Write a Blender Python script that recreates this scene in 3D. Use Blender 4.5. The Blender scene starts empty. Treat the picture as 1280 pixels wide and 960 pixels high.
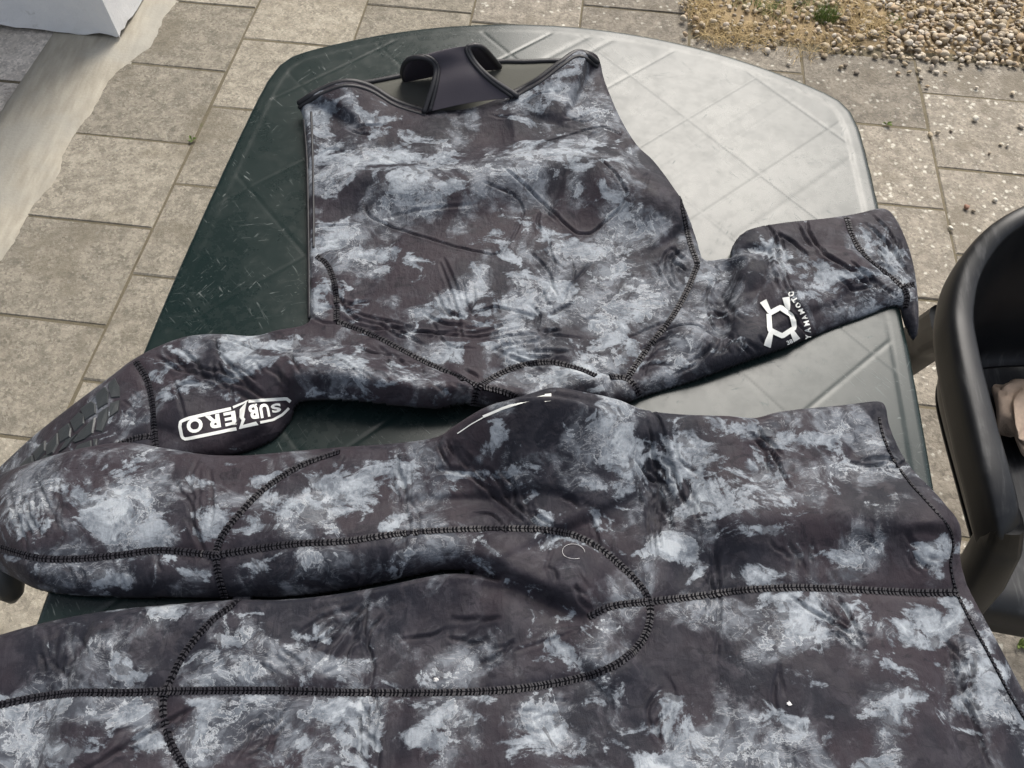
import bpy, bmesh, math, random
import numpy as np
from mathutils import Vector, Matrix

SC = bpy.context.scene
COL = SC.collection
rnd = random.Random(7)
rng = np.random.default_rng(11)

# ------------------------------------------------------------------ camera
F_PX, PITCH, ROLL, CAM_H = 982.557, math.radians(59.5335), math.radians(0.9597), 1.5
cd = np.array([0, math.cos(PITCH), -math.sin(PITCH)])
_r = np.array([1.0, 0, 0]); _u = np.array([0, math.sin(PITCH), math.cos(PITCH)])
cr = math.cos(ROLL)*_r + math.sin(ROLL)*_u
cu = -math.sin(ROLL)*_r + math.cos(ROLL)*_u
CAM = np.array([0, 0, CAM_H])
cam_data = bpy.data.cameras.new('camera')
cam_data.sensor_fit = 'HORIZONTAL'; cam_data.sensor_width = 36.0
cam_data.lens = F_PX/1280*36.0
cam_data.clip_start = 0.02; cam_data.clip_end = 500
cam = bpy.data.objects.new('camera', cam_data); COL.objects.link(cam)
M = Matrix(((cr[0], cu[0], -cd[0], 0), (cr[1], cu[1], -cd[1], 0), (cr[2], cu[2], -cd[2], CAM_H), (0, 0, 0, 1)))
cam.matrix_world = M
SC.camera = cam

# ------------------------------------------------------------------ sky, sun, exposure
SUN_EL, SUN_AZ = math.radians(49), math.radians(15)      # azimuth measured from +Y towards +X
world = bpy.data.worlds.new('World'); SC.world = world; world.use_nodes = True
wn = world.node_tree.nodes; wl = world.node_tree.links
for n in list(wn): wn.remove(n)
sky = wn.new('ShaderNodeTexSky'); sky.sky_type = 'NISHITA'; sky.sun_disc = False
sky.sun_elevation = SUN_EL; sky.sun_rotation = SUN_AZ
sky.air_density = 1.0; sky.dust_density = 6.0; sky.ozone_density = 1.0
hs = wn.new('ShaderNodeHueSaturation'); hs.inputs['Saturation'].default_value = 0.45
bg = wn.new('ShaderNodeBackground'); bg.inputs['Strength'].default_value = 0.10
wo = wn.new('ShaderNodeOutputWorld')
wl.new(sky.outputs[0], hs.inputs['Color']); wl.new(hs.outputs[0], bg.inputs['Color']); wl.new(bg.outputs[0], wo.inputs['Surface'])
sd = bpy.data.lights.new('sun', 'SUN'); sd.energy = 1.5; sd.angle = math.radians(36); sd.color = (1.0, 0.95, 0.87)
sun = bpy.data.objects.new('sun', sd); COL.objects.link(sun)
sdir = Vector((math.sin(SUN_AZ)*math.cos(SUN_EL), math.cos(SUN_AZ)*math.cos(SUN_EL), math.sin(SUN_EL)))
sun.rotation_euler = sdir.to_track_quat('Z', 'Y').to_euler(); sun.location = (1, 3, 6)
SC.view_settings.view_transform = 'Standard'; SC.view_settings.look = 'None'
SC.view_settings.exposure = 1.2; SC.view_settings.gamma = 1.0

# ------------------------------------------------------------------ measuring helpers
def at(px, py, z):
    """point of the plane at height z seen at photograph pixel (px, py)"""
    v = cd*F_PX + cr*(px-640) - cu*(py-480)
    return CAM + v*((z-CAM_H)/v[2])
def proj(P):
    q = P - CAM; w = q@cd
    return 640 + F_PX*(q@cr)/w, 480 - F_PX*(q@cu)/w
def smooth_line(pts, step=None, n=None, closed=False):
    """Catmull-Rom through rows of pts, resampled"""
    P = np.asarray(pts, float)
    if len(P) == 2 and not closed:
        k = n or 12
        return P[0] + (P[1]-P[0])*np.linspace(0, 1, k)[:, None]
    if closed: Q = np.vstack([P[-1], P, P[0], P[1]])
    else: Q = np.vstack([2*P[0]-P[1], P, 2*P[-1]-P[-2]])
    out = []
    for i in range(1, len(Q)-2):
        a, b, c, d = Q[i-1], Q[i], Q[i+1], Q[i+2]
        L = np.linalg.norm((c-b)[:2]); k = max(2, int(math.ceil(L/step))) if step else 8
        t = np.linspace(0, 1, k, endpoint=False)[:, None]
        out.append(.5*((2*b) + (-a+c)*t + (2*a-5*b+4*c-d)*t*t + (-a+3*b-3*c+d)*t**3))
    if not closed: out.append(P[-1:])
    return np.vstack(out)
def resample(P, step):
    s = np.r_[0, np.cumsum(np.linalg.norm(np.diff(P, axis=0), axis=1))]
    n = max(2, int(round(s[-1]/step))+1); t = np.linspace(0, s[-1], n)
    return np.stack([np.interp(t, s, P[:, k]) for k in range(P.shape[1])], 1)

# ------------------------------------------------------------------ object helpers
def link(o, parent=None):
    COL.objects.link(o)
    if parent: o.parent = parent
    return o
def mesh_obj(name, verts, faces, mat=None, parent=None, smooth=True, loc=None):
    me = bpy.data.meshes.new(name)
    me.from_pydata([tuple(map(float, v)) for v in verts], [], [tuple(map(int, f)) for f in faces])
    if smooth: me.polygons.foreach_set('use_smooth', [True]*len(me.polygons))
    me.update()
    if mat: me.materials.append(mat)
    o = bpy.data.objects.new(name, me)
    if loc is not None: o.location = loc
    return link(o, parent)
def bm_obj(name, bm, mat, parent=None, smooth=False, loc=None):
    me = bpy.data.meshes.new(name); bm.to_mesh(me); bm.free()
    if smooth: me.polygons.foreach_set('use_smooth', [True]*len(me.polygons))
    if mat: me.materials.append(mat)
    o = bpy.data.objects.new(name, me)
    if loc is not None: o.location = loc
    return link(o, parent)
def thing(name, label, cat, loc=(0, 0, 0), rotz=0, group=None):
    o = bpy.data.objects.new(name, None); o.empty_display_size = .05
    o.location = loc; o.rotation_euler = (0, 0, rotz); link(o)
    return tag(o, label, cat, group)
def tag(o, label, cat, group=None):
    o['label'] = label; o['category'] = cat
    if group: o['group'] = group
    return o
def kind(o, k): o['kind'] = k; return o
class MB:
    def __init__(s): s.v = []; s.f = []
    def add(s, verts, faces):
        b = len(s.v); s.v += [tuple(v) for v in verts]; s.f += [tuple(b+i for i in f) for f in faces]
    def box(s, c, ax, ay, az):
        c = np.asarray(c, float); ax, ay, az = map(lambda a: np.asarray(a, float), (ax, ay, az))
        V = [c+i*ax+j*ay+k*az for i in (-1, 1) for j in (-1, 1) for k in (-1, 1)]
        s.add(V, [(0, 1, 3, 2), (4, 6, 7, 5), (0, 4, 5, 1), (2, 3, 7, 6), (0, 2, 6, 4), (1, 5, 7, 3)])
    def tube(s, P, r, n=8, cap=True):
        P = np.asarray(P, float); m = len(P); r = np.broadcast_to(np.asarray(r, float), (m,))
        T = np.gradient(P, axis=0); T /= np.linalg.norm(T, axis=1)[:, None]+1e-12
        up = np.array([0, 0, 1.0]); V = []
        for i in range(m):
            a = np.cross(T[i], up)
            if np.linalg.norm(a) < .05: a = np.cross(T[i], [0, 1.0, 0])
            a /= np.linalg.norm(a); b = np.cross(a, T[i])
            for k in range(n):
                q = 2*math.pi*k/n; V.append(P[i]+r[i]*(a*math.cos(q)+b*math.sin(q)))
        Fs = [(i*n+k, i*n+(k+1) % n, (i+1)*n+(k+1) % n, (i+1)*n+k) for i in range(m-1) for k in range(n)]
        if cap: Fs += [tuple(range(n-1, -1, -1)), tuple((m-1)*n+k for k in range(n))]
        s.add(V, Fs)
    def build(s, name, mat, parent=None, smooth=True): return mesh_obj(name, s.v, s.f, mat, parent, smooth)

# ------------------------------------------------------------------ materials
def new_mat(name):
    m = bpy.data.materials.new(name); m.use_nodes = True
    nt = m.node_tree; b = nt.nodes['Principled BSDF']
    return m, nt, b
class NT:
    """little node writer"""
    def __init__(s, nt): s.nt = nt
    def n(s, t, **kw):
        x = s.nt.nodes.new(t)
        for k, v in kw.items(): setattr(x, k, v)
        return x
    def put(s, sock, v):
        if hasattr(v, 'is_output') or hasattr(v, 'links'): s.nt.links.new(v, sock)
        else: sock.default_value = v
    def math(s, op, a, b=None, clamp=False):
        x = s.n('ShaderNodeMath', operation=op, use_clamp=clamp); s.put(x.inputs[0], a)
        if b is not None: s.put(x.inputs[1], b)
        return x.outputs[0]
    def mix(s, f, a, b, mode='MIX'):
        x = s.n('ShaderNodeMix', data_type='RGBA', blend_type=mode); s.put(x.inputs[0], f)
        s.put(x.inputs[6], (*a, 1) if isinstance(a, tuple) else a); s.put(x.inputs[7], (*b, 1) if isinstance(b, tuple) else b)
        return x.outputs[2]
    def noise(s, vec, scale, detail=6, rough=.6, dist=0., w=None):
        x = s.n('ShaderNodeTexNoise'); s.put(x.inputs['Vector'], vec)
        x.inputs['Scale'].default_value = scale; x.inputs['Detail'].default_value = detail
        x.inputs['Roughness'].default_value = rough; x.inputs['Distortion'].default_value = dist
        return x.outputs['Fac']
    def ss(s, v, a, b, lo=0., hi=1.):
        x = s.n('ShaderNodeMapRange', interpolation_type='SMOOTHSTEP'); s.put(x.inputs[0], v)
        x.inputs[1].default_value = a; x.inputs[2].default_value = b; x.inputs[3].default_value = lo; x.inputs[4].default_value = hi
        return x.outputs[0]
    def map(s, vec, scale=(1, 1, 1), rot=(0, 0, 0), loc=(0, 0, 0)):
        x = s.n('ShaderNodeMapping'); s.put(x.inputs[0], vec)
        x.inputs['Scale'].default_value = scale; x.inputs['Rotation'].default_value = rot; x.inputs['Location'].default_value = loc
        return x.outputs[0]
    def bump(s, h, strength, dist, nrm=None):
        x = s.n('ShaderNodeBump'); x.inputs['Strength'].default_value = strength; x.inputs['Distance'].default_value = dist
        s.put(x.inputs['Height'], h)
        if nrm is not None: s.put(x.inputs['Normal'], nrm)
        return x.outputs[0]
    def voro(s, vec, scale, feature='F1', out='Distance', rnds=1.):
        x = s.n('ShaderNodeTexVoronoi', feature=feature); s.put(x.inputs['Vector'], vec); x.inputs['Scale'].default_value = scale
        x.inputs['Randomness'].default_value = rnds
        return x.outputs[out]
    def coord(s): return s.n('ShaderNodeTexCoord').outputs['Object']
    def wpos(s): return s.n('ShaderNodeNewGeometry').outputs['Position']
def simple(name, col, rough=.5, var=.15, scale=60, bump=.0, spec=.5, bscale=400):
    m, nt, b = new_mat(name); w = NT(nt); c = w.coord()
    n = w.noise(c, scale, 5)
    lo = tuple(x*(1-var) for x in col); hi = tuple(min(1, x*(1+var)) for x in col)
    nt.links.new(w.mix(n, lo, hi), b.inputs['Base Color'])
    b.inputs['Roughness'].default_value = rough; b.inputs['Specular IOR Level'].default_value = spec
    if bump: nt.links.new(w.bump(w.noise(c, bscale, 3), bump, .001), b.inputs['Normal'])
    return m

def camo_material(name, seed):
    m, nt, b = new_mat(name); w = NT(nt)
    c = w.map(w.coord(), loc=(seed, seed*.37, 0))
    at_ = w.n('ShaderNodeAttribute', attribute_name='tone').outputs['Fac']
    warp = w.n('ShaderNodeTexNoise'); w.put(warp.inputs['Vector'], c); warp.inputs['Scale'].default_value = 22; warp.inputs['Detail'].default_value = 4
    vm = w.n('ShaderNodeVectorMath', operation='MULTIPLY_ADD'); w.put(vm.inputs[0], warp.outputs['Color']); vm.inputs[1].default_value = (.014, .014, .0); w.put(vm.inputs[2], c)
    cw = vm.outputs[0]
    n1 = w.noise(cw, 13, 8, .60, .6)
    n2 = w.noise(w.map(cw, scale=(1, 1.4, 1), rot=(0, 0, .3), loc=(5, 2, 0)), 21, 11, .64, .7)
    n3 = w.noise(w.map(cw, loc=(9, 4, 0)), 44, 8, .66, .6)
    n4 = w.noise(w.map(cw, scale=(1, 1.8, 1), rot=(0, 0, -.4), loc=(1, 8, 0)), 36, 9, .64, 1.1)
    fine = w.noise(cw, 130, 7, .72, .4)
    # dyed ground: plum charcoal to slate
    g = w.ss(w.noise(c, 6, 4, .55), .40, .60)
    ground = w.mix(g, (.0275, .0220, .0275), (.0125, .0132, .0190))
    ground = w.mix(w.math('MULTIPLY', w.ss(n3, .47, .60), w.ss(n1, .4, .6, .25, .8)), ground, (.048, .045, .054))
    ground = w.mix(w.math('MULTIPLY', w.ss(n4, .56, .62), .55), ground, (.009, .0088, .013))
    v = w.math('ADD', w.math('MULTIPLY', at_, .45), w.math('MULTIPLY', w.math('SUBTRACT', n1, .5), 4.2))
    v2 = w.math('ADD', w.math('MULTIPLY', at_, .84), w.math('MULTIPLY', w.math('SUBTRACT', n2, .5), 4.0))
    v3 = w.math('ADD', v2, w.math('MULTIPLY', w.math('SUBTRACT', fine, .5), .9))
    wash = w.mix(w.ss(v, .02, .55), ground, w.mix(w.ss(n3, .40, .60), (.046, .050, .061), (.140, .153, .174)))
    tex = w.math('ADD', w.math('ADD', n3, w.math('MULTIPLY', w.math('SUBTRACT', fine, .5), .7)), w.math('MULTIPLY', w.math('SUBTRACT', v2, .62), .28))
    body = w.mix(w.ss(tex, .34, .74), (.085, .097, .116), (.245, .270, .298))
    cl = w.mix(w.ss(v3, .38, .64), wash, body)
    cl = w.mix(w.math('MULTIPLY', w.ss(v3, .98, 1.25), .6), cl, (.36, .388, .412))
    # torn pale rims and wisps
    rim = w.ss(w.math('ABSOLUTE', w.math('SUBTRACT', v3, .56)), .075, .0)
    cl = w.mix(w.math('MULTIPLY', w.math('MULTIPLY', rim, w.ss(n1, .46, .58)), .85), cl, (.35, .368, .385))
    wisp = w.math('MULTIPLY', w.ss(w.math('ABSOLUTE', w.math('SUBTRACT', n4, .5)), .016, .004), w.ss(v, .0, .5))
    cl = w.mix(w.math('MULTIPLY', wisp, .55), cl, (.30, .31, .325))
    # dark bites inside the clouds
    bite = w.ss(w.noise(w.map(cw, loc=(2, 7, 0)), 40, 9, .64, .6), .565, .61)
    cl = w.mix(w.math('MULTIPLY', bite, .62), cl, w.mix(n3, (.014, .013, .018), (.045, .042, .048)))
    b.inputs['Specular IOR Level'].default_value = .13
    nt.links.new(cl, b.inputs['Base Color'])
    nt.links.new(w.ss(fine, .2, .8, .50, .66), b.inputs['Roughness'])
    b.inputs['Sheen Weight'].default_value = .03; b.inputs['Sheen Roughness'].default_value = .5
    knit = w.noise(c, 1500, 2, .5)
    soft = w.noise(w.map(c, scale=(1, 1, 1)), 45, 4, .55)
    nb = w.bump(w.math('ADD', soft, w.math('MULTIPLY', w.noise(w.map(c, scale=(1, .35, 1), rot=(0, 0, .35)), 120, 5, .6, .8), .55)), .45, .0042)
    nt.links.new(w.bump(knit, .25, .0006, nb), b.inputs['Normal'])
    return m
M_CAMO_J = camo_material('camo_neoprene_jacket', 0.0)
M_CAMO_T = camo_material('camo_neoprene_trousers', 3.1)
M_TAPE = simple('black_seam_tape', (.004, .004, .0055), .8, .3, 300, spec=.05)
M_STITCH = simple('seam_thread', (.022, .021, .026), .5, .6, 500, spec=.25)
M_BIND = simple('black_binding', (.011, .011, .014), .55, .3, 200, .3)
M_STRAP = simple('plum_black_neoprene', (.036, .030, .040), .6, .12, 25, .2, bscale=900)
M_LINING = simple('grey_smoothskin_lining', (.085, .085, .075), .9, .2, 18, .2, spec=.1)
M_RUBBER = simple('grip_rubber', (.030, .034, .036), .42, .25, 60, .3)
M_PRINT = simple('white_print', (.64, .65, .62), .6, .12, 300)
M_CLOTH = simple('pink_fleece', (.66, .51, .39), .95, .2, 120, .8, .1, 700)

def chair_material():
    m, nt, b = new_mat('worn_black_plastic'); w = NT(nt); c = w.coord()
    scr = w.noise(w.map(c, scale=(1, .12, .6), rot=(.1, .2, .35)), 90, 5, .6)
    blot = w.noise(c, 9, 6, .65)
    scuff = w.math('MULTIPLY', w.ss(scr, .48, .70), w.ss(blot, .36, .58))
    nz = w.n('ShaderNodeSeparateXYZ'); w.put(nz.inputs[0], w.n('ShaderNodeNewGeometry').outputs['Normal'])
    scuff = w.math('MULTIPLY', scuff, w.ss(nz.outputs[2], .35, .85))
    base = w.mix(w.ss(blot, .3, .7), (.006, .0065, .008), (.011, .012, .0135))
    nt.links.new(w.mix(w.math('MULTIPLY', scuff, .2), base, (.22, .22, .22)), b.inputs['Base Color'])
    b.inputs['Specular IOR Level'].default_value = .42
    nt.links.new(w.ss(blot, .3, .7, .36, .48), b.inputs['Roughness'])
    nt.links.new(w.bump(w.noise(c, 500, 3), .12, .0006), b.inputs['Normal'])
    return m
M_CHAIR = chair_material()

def table_material():
    m, nt, b = new_mat('dark_green_table_plastic'); w = NT(nt); c = w.coord()
    blot = w.noise(c, 6, 7, .65); dust = w.noise(c, 45, 8, .7)
    def scratches(rot, sc, th, seedloc):
        n1 = w.noise(w.map(w.map(c, loc=seedloc, rot=(0, 0, rot)), scale=(1, .09, 1)), sc, 2, .5, 3.0)
        return w.math('MULTIPLY', w.ss(n1, th-.03, th), w.ss(w.noise(w.map(c, loc=seedloc), 11, 3), .48, .62))
    s1 = scratches(.5, 190, .70, (1, 0, 0)); s2 = scratches(-.7, 170, .70, (4, 2, 0)); s3 = scratches(1.3, 210, .71, (7, 1, 0)); s4 = scratches(2.3, 180, .71, (2, 9, 0))
    sc = w.math('MAXIMUM', w.math('MAXIMUM', s1, s2), w.math('MAXIMUM', s3, s4))
    base = w.mix(w.ss(blot, .3, .7), (.0065, .0145, .0142), (.0115, .020, .0192))
    base = w.mix(w.math('MULTIPLY', w.ss(dust, .48, .75), .5), base, (.022, .030, .028))
    nt.links.new(w.mix(w.math('MULTIPLY', sc, .32), base, (.26, .29, .28)), b.inputs['Base Color'])
    b.inputs['IOR'].default_value = 1.39
    r = w.math('ADD', w.ss(blot, .3, .7, .24, .31), w.math('ADD', w.math('MULTIPLY', w.ss(dust, .40, .70), .06), w.math('MULTIPLY', sc, .22)))
    nt.links.new(r, b.inputs['Roughness'])
    h = w.math('ADD', w.noise(c, 7, 2), w.math('MULTIPLY', sc, -.05))
    nt.links.new(w.bump(h, .06, .004), b.inputs['Normal'])
    return m
M_TABLE = table_material()

def paver_material(name, warm, lichen):
    m, nt, b = new_mat(name); w = NT(nt)
    oi = w.n('ShaderNodeObjectInfo')
    p = w.wpos()
    big = w.noise(p, 5, 6, .6); mid = w.noise(p, 28, 8, .7); grain = w.noise(p, 260, 4, .7)
    agg = w.voro(p, 170, out='Color'); sep = w.n('ShaderNodeSeparateColor'); w.put(sep.inputs[0], agg)
    base = w.mix(w.ss(mid, .3, .7), tuple(x*.62 for x in warm), tuple(x*1.25 for x in warm))
    base = w.mix(w.math('MULTIPLY', w.ss(sep.outputs[0], .55, 1.), .5), base, tuple(min(1, x*1.5) for x in warm))
    base = w.mix(w.math('MULTIPLY', w.ss(sep.outputs[1], .7, 1.), .5), base, tuple(x*.45 for x in warm))
    base = w.mix(w.math('MULTIPLY', w.ss(w.noise(p, 11, 8, .7), .5, .66), .45), base, tuple(x*.66 for x in warm))
    base = w.mix(w.math('MULTIPLY', w.ss(big, .50, .66), .6), base, tuple(x*.62 for x in (warm[0], warm[1]*.97, warm[2]*.9)))
    base = w.mix(w.math('MULTIPLY', w.ss(grain, .55, .75), .35), base, (.50, .47, .40))
    # pale lichen spots
    lp = w.voro(p, 42, out='Distance'); lm = w.math('ADD', lp, w.math('MULTIPLY', w.noise(p, 90, 6, .7), 1.0))
    lmask = w.math('MULTIPLY', w.ss(lm, .80, .56), w.ss(w.noise(p, 9, 3), .5-lichen*.2, .62-lichen*.2))
    base = w.mix(w.math('MULTIPLY', lmask, lichen), base, (.56, .54, .47))
    v = w.math('ADD', .80, w.math('MULTIPLY', oi.outputs['Random'], .38))
    hv = w.n('ShaderNodeHueSaturation'); w.put(hv.inputs['Value'], v); w.put(hv.inputs['Color'], base)
    nt.links.new(hv.outputs[0], b.inputs['Base Color'])
    b.inputs['Roughness'].default_value = .92; b.inputs['Specular IOR Level'].default_value = .2
    h = w.math('ADD', w.math('MULTIPLY', grain, .8), w.math('ADD', mid, w.math('MULTIPLY', sep.outputs[0], .35)))
    nt.links.new(w.bump(h, .7, .0035), b.inputs['Normal'])
    return m
M_PAVE_L = paver_material('paver_concrete', (.292, .264, .212), .2)
M_PAVE_R = paver_material('paver_concrete_lichen', (.232, .208, .172), .75)
M_SLAB = paver_material('pink_slab_concrete', (.60, .545, .48), .2)

def joint_material():
    m, nt, b = new_mat('joint_sand'); w = NT(nt); p = w.wpos()
    n = w.noise(p, 40, 6); g = w.noise(p, 12, 4)
    base = w.mix(n, (.095, .08, .054), (.20, .175, .125))
    base = w.mix(w.math('MULTIPLY', w.ss(g, .62, .74), .5), base, (.10, .11, .05))
    nt.links.new(base, b.inputs['Base Color']); b.inputs['Roughness'].default_value = 1; b.inputs['Specular IOR Level'].default_value = .1
    nt.links.new(w.bump(w.noise(p, 300, 5), .8, .003), b.inputs['Normal'])
    return m
M_JOINT = joint_material()
def render_wall_material():
    m, nt, b = new_mat('white_wall_render'); w = NT(nt); p = w.wpos()
    big = w.noise(p, 3, 6, .6); fine = w.noise(p, 140, 5, .7)
    base = w.mix(w.ss(big, .3, .75), (.70, .71, .72), (.80, .80, .79))
    base = w.mix(w.math('MULTIPLY', w.ss(w.noise(p, 26, 6, .7), .62, .72), .5), base, (.50, .50, .48))
    nt.links.new(base, b.inputs['Base Color']); b.inputs['Roughness'].default_value = .85
    nt.links.new(w.bump(fine, .5, .004), b.inputs['Normal'])
    return m
M_WALL = render_wall_material()
def smear_material():
    m, nt, b = new_mat('trowelled_concrete'); w = NT(nt); p = w.wpos()
    big = w.noise(p, 4, 6, .6); st = w.noise(w.map(p, scale=(3, .6, 1), rot=(0, 0, -.1)), 14, 6, .6)
    base = w.mix(w.ss(st, .3, .7), (.30, .272, .215), (.40, .365, .295))
    base = w.mix(w.math('MULTIPLY', w.ss(big, .45, .65), .6), base, (.33, .32, .28))
    nt.links.new(base, b.inputs['Base Color']); b.inputs['Roughness'].default_value = .8
    nt.links.new(w.bump(w.noise(p, 120, 6), .4, .003), b.inputs['Normal'])
    return m
M_SMEAR = smear_material()
def pebble_material():
    m, nt, b = new_mat('pebble_stone'); w = NT(nt); p = w.wpos()
    at_ = w.n('ShaderNodeAttribute', attribute_name='shade'); oi = w.n('ShaderNodeObjectInfo')
    f = w.math('FRACT', w.math('ADD', at_.outputs['Fac'], oi.outputs['Random']))
    rp = w.n('ShaderNodeValToRGB'); w.put(rp.inputs[0], f); e = rp.color_ramp; e.interpolation = 'CONSTANT'
    cols = [(0, (.38, .31, .21)), (.14, (.50, .42, .30)), (.3, (.29, .25, .20)), (.44, (.58, .51, .40)), (.58, (.38, .34, .30)), (.7, (.46, .34, .22)), (.82, (.66, .61, .53)), (.93, (.16, .145, .13))]
    e.elements[0].color = (*cols[0][1], 1); e.elements[1].position = cols[1][0]; e.elements[1].color = (*cols[1][1], 1)
    for q, cc in cols[2:]: x = e.elements.new(q); x.color = (*cc, 1)
    base = w.mix(w.math('MULTIPLY', w.noise(p, 220, 4), .9), rp.outputs[0], (.24, .19, .13))
    nt.links.new(base, b.inputs['Base Color']); b.inputs['Roughness'].default_value = .75; b.inputs['Specular IOR Level'].default_value = .3
    return m
M_PEB = pebble_material()
M_SOIL = simple('gravel_soil', (.25, .19, .115), 1, .45, 60, .8, .1, 200)
M_GRASS = simple('green_grass', (.12, .17, .035), .7, .4, 40)
M_DRY = simple('dry_grass', (.38, .28, .13), .8, .35, 40)
M_LINT = simple('white_lint', (.5, .5, .5), .9, .05)
M_RED = simple('red_stone', (.22, .115, .075), .7, .2, 90)
M_PALE = simple('pale_stone', (.58, .54, .46), .7, .15, 90)
M_UNSEEN_CLAD = simple('unseen_dark_cladding', (.045, .040, .036), .75, .3, 12, .3)  # guessed for the unseen upper wall, dark so the table mirrors less light
M_ROOF = simple('roof_tile', (.16, .08, .06), .8, .2, 10)

# ------------------------------------------------------------------ setting: ground, paving, house wall, gravel
YAW = math.radians(-6.3384)
PW, PL = 0.2201619*CAM_H, 0.19879348*CAM_H                # paver pitch
J1 = -0.69466184*CAM_H
ROW = {c: v*CAM_H for c, v in dict(A=1.40151739, B=1.30455364, E=1.22124057, F=1.32272194).items()}
pc, ps = math.cos(YAW), math.sin(YAW)
def pav(x, y): return np.array([pc*x - ps*y, ps*x + pc*y])    # paving axes -> world
def topav(X, Y): return np.array([pc*X + ps*Y, -ps*X + pc*Y])
gnd = mesh_obj('ground', [(-40, -40, -.0024), (40, -40, -.0024), (40, 60, -.0024), (-40, 60, -.0024)], [(0, 1, 2, 3)], M_JOINT, smooth=False)
kind(gnd, 'structure')

def paver_mesh(name, w, l, seed):
    r = random.Random(seed); bm = bmesh.new()
    h = .05; bv = .003
    # top ring inset, bevel ring, bottom ring, with slightly uneven corners
    def ring(dx, z, n=4):
        out = []
        for sx, sy in ((-1, -1), (1, -1), (1, 1), (-1, 1)):
            j = r.uniform(-.0012, .0012)
            out.append(bm.verts.new((sx*(w/2-dx)+j, sy*(l/2-dx)+r.uniform(-.0012, .0012), z)))
        return out
    a = ring(bv, 0); b2 = ring(.0008, -.0028); c2 = ring(0, -h)
    bm.faces.new(a)
    for p, q in ((a, b2), (b2, c2)):
        for i in range(4): bm.faces.new((p[i], q[i], q[(i+1) % 4], p[(i+1) % 4]))
    me = bpy.data.meshes.new(name); bm.to_mesh(me); bm.free()
    return me
pavement = thing('pavement', '', '')
for k in ('label', 'category'): del pavement[k]
kind(pavement, 'structure')
PM = {}
def place_paver(xc, yc, w, l, mat, name='paver'):
    key = (round(w, 3), round(l, 3), mat.name, rnd.randrange(3))
    if key not in PM:
        PM[key] = paver_mesh(name, w, l, hash(key[3])+len(PM)); PM[key].materials.append(mat)
    o = bpy.data.objects.new(name, PM[key]); X = pav(xc, yc)
    o.location = (X[0], X[1], rnd.uniform(-.0015, .0015))
    o.rotation_euler = (rnd.uniform(-.004, .004), rnd.uniform(-.004, .004), YAW + rnd.uniform(-.006, .006))
    link(o, pavement)
GAP = .0048
GRAVEL_Y = topav(*at(1225, 78, 0)[:2])[1]
rowoff = {-1: ROW['A'], 0: ROW['B'], 1: ROW['B']-.09, 2: ROW['B']-.13, 3: ROW['F']-.03, 4: ROW['E']-.11, 5: ROW['E'], 6: ROW['F'], 7: ROW['E']-.02, 8: ROW['F']+.05}
for k, off in rowoff.items():
    x0 = J1 + k*PW
    for j in range(-9, 12):
        y0 = off - j*PL; y1 = y0 + PL
        if y1 < -.25 or y0 > 3.7: continue
        if k >= 4:
            if y0 > GRAVEL_Y-.02: continue
            y1 = min(y1, GRAVEL_Y)
            if y1-y0 < .05: continue
        if k <= 0 and y0 > 3.4: continue
        mat = M_PAVE_L if k <= 1 or (k == 2 and y0 < 1.9) else M_PAVE_R
        place_paver(x0+PW/2, (y0+y1)/2, PW-GAP, (y1-y0)-GAP, mat)
# pinkish slabs left of the trowelled strip
for j in range(-1, 6):
    for i in range(1, 4):
        y0 = 1.95 - j*.45
        place_paver(J1-PW-.215-i*.5+.25-.01*i, y0-.225+.18, .5-.01, .45-.01, M_SLAB)

# trowelled concrete strip between the slabs and the pavers, feathered over the pavers
def strip():
    n = 300; left, right = [], []; jw = [0.]
    for _ in range(301): jw.append(jw[-1]*.9+rnd.uniform(-.003, .003))
    V, Fs = [], []
    for i in range(n+1):
        t = i/n; y = 2.13 - t*2.6
        xl = J1-PW-.225
        wid = .255 + .03*math.sin(7*t+1)+.02*math.sin(23*t)+.012*math.sin(61*t+2)
        if t < .12: wid += .05*(1-t/.12)
        m = 8
        for q in range(m+1):
            f = q/m
            z = .0065*(1-f**6)+.0005*math.sin(40*t+5*f) - (.008 if q == m else 0)
            if q == 0: z = -.02
            fx = 0 if q <= 1 else (q-1)/(m-1)
            X = pav(xl + wid*fx + jw[i]*(q/m)**2, y); V.append((X[0], X[1], z))
    m1 = 9
    for i in range(n):
        for q in range(8): Fs.append((i*m1+q, i*m1+q+1, (i+1)*m1+q+1, (i+1)*m1+q))
    return kind(mesh_obj('concrete_strip', V, Fs, M_SMEAR), 'structure')
strip()

# house: corner wall, its lower edge broken and lifted a little off the ground
CORN = topav(*at(150, 47, 0.012)[:2])
house = thing('house', 'house corner with a white rendered plinth, its lower edge chipped', 'house', (*pav(*CORN), 0), YAW)
def wall_part(x0, y0, x1, y1, nx, name, zt, flip):
    V, Fs = [], []; zs = [0.0, .012, .03, .06, .12, .2, .3, .45, zt]
    dx, dy = x1-x0, y1-y0; L = math.hypot(dx, dy); nxn, nyn = (dy/L, -dx/L)
    for i in range(nx+1):
        f = (i/nx)**1.8 if flip else 1-(1-i/nx)**1.8
        x, y = x0+dx*f, y0+dy*f
        jag = .012+.004*math.sin(i*.7)+rnd.uniform(-.004, .005)
        for k, z in enumerate(zs):
            zz = jag if k == 0 else max(z, jag+.002*k)
            o = (-.004 + rnd.uniform(-.002, .001)) if k == 0 else (rnd.uniform(-.0008, .0006) if k < 5 else 0)
            if i in (0, nx): o = min(o, 0)*.3
            V.append((x+nxn*o, y+nyn*o, zz))
    n = len(zs)
    for i in range(nx):
        for k in range(n-1): Fs.append((i*n+k, (i+1)*n+k, (i+1)*n+k+1, i*n+k+1))
    return mesh_obj(name, V, Fs, M_WALL, house, smooth=False)
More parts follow.
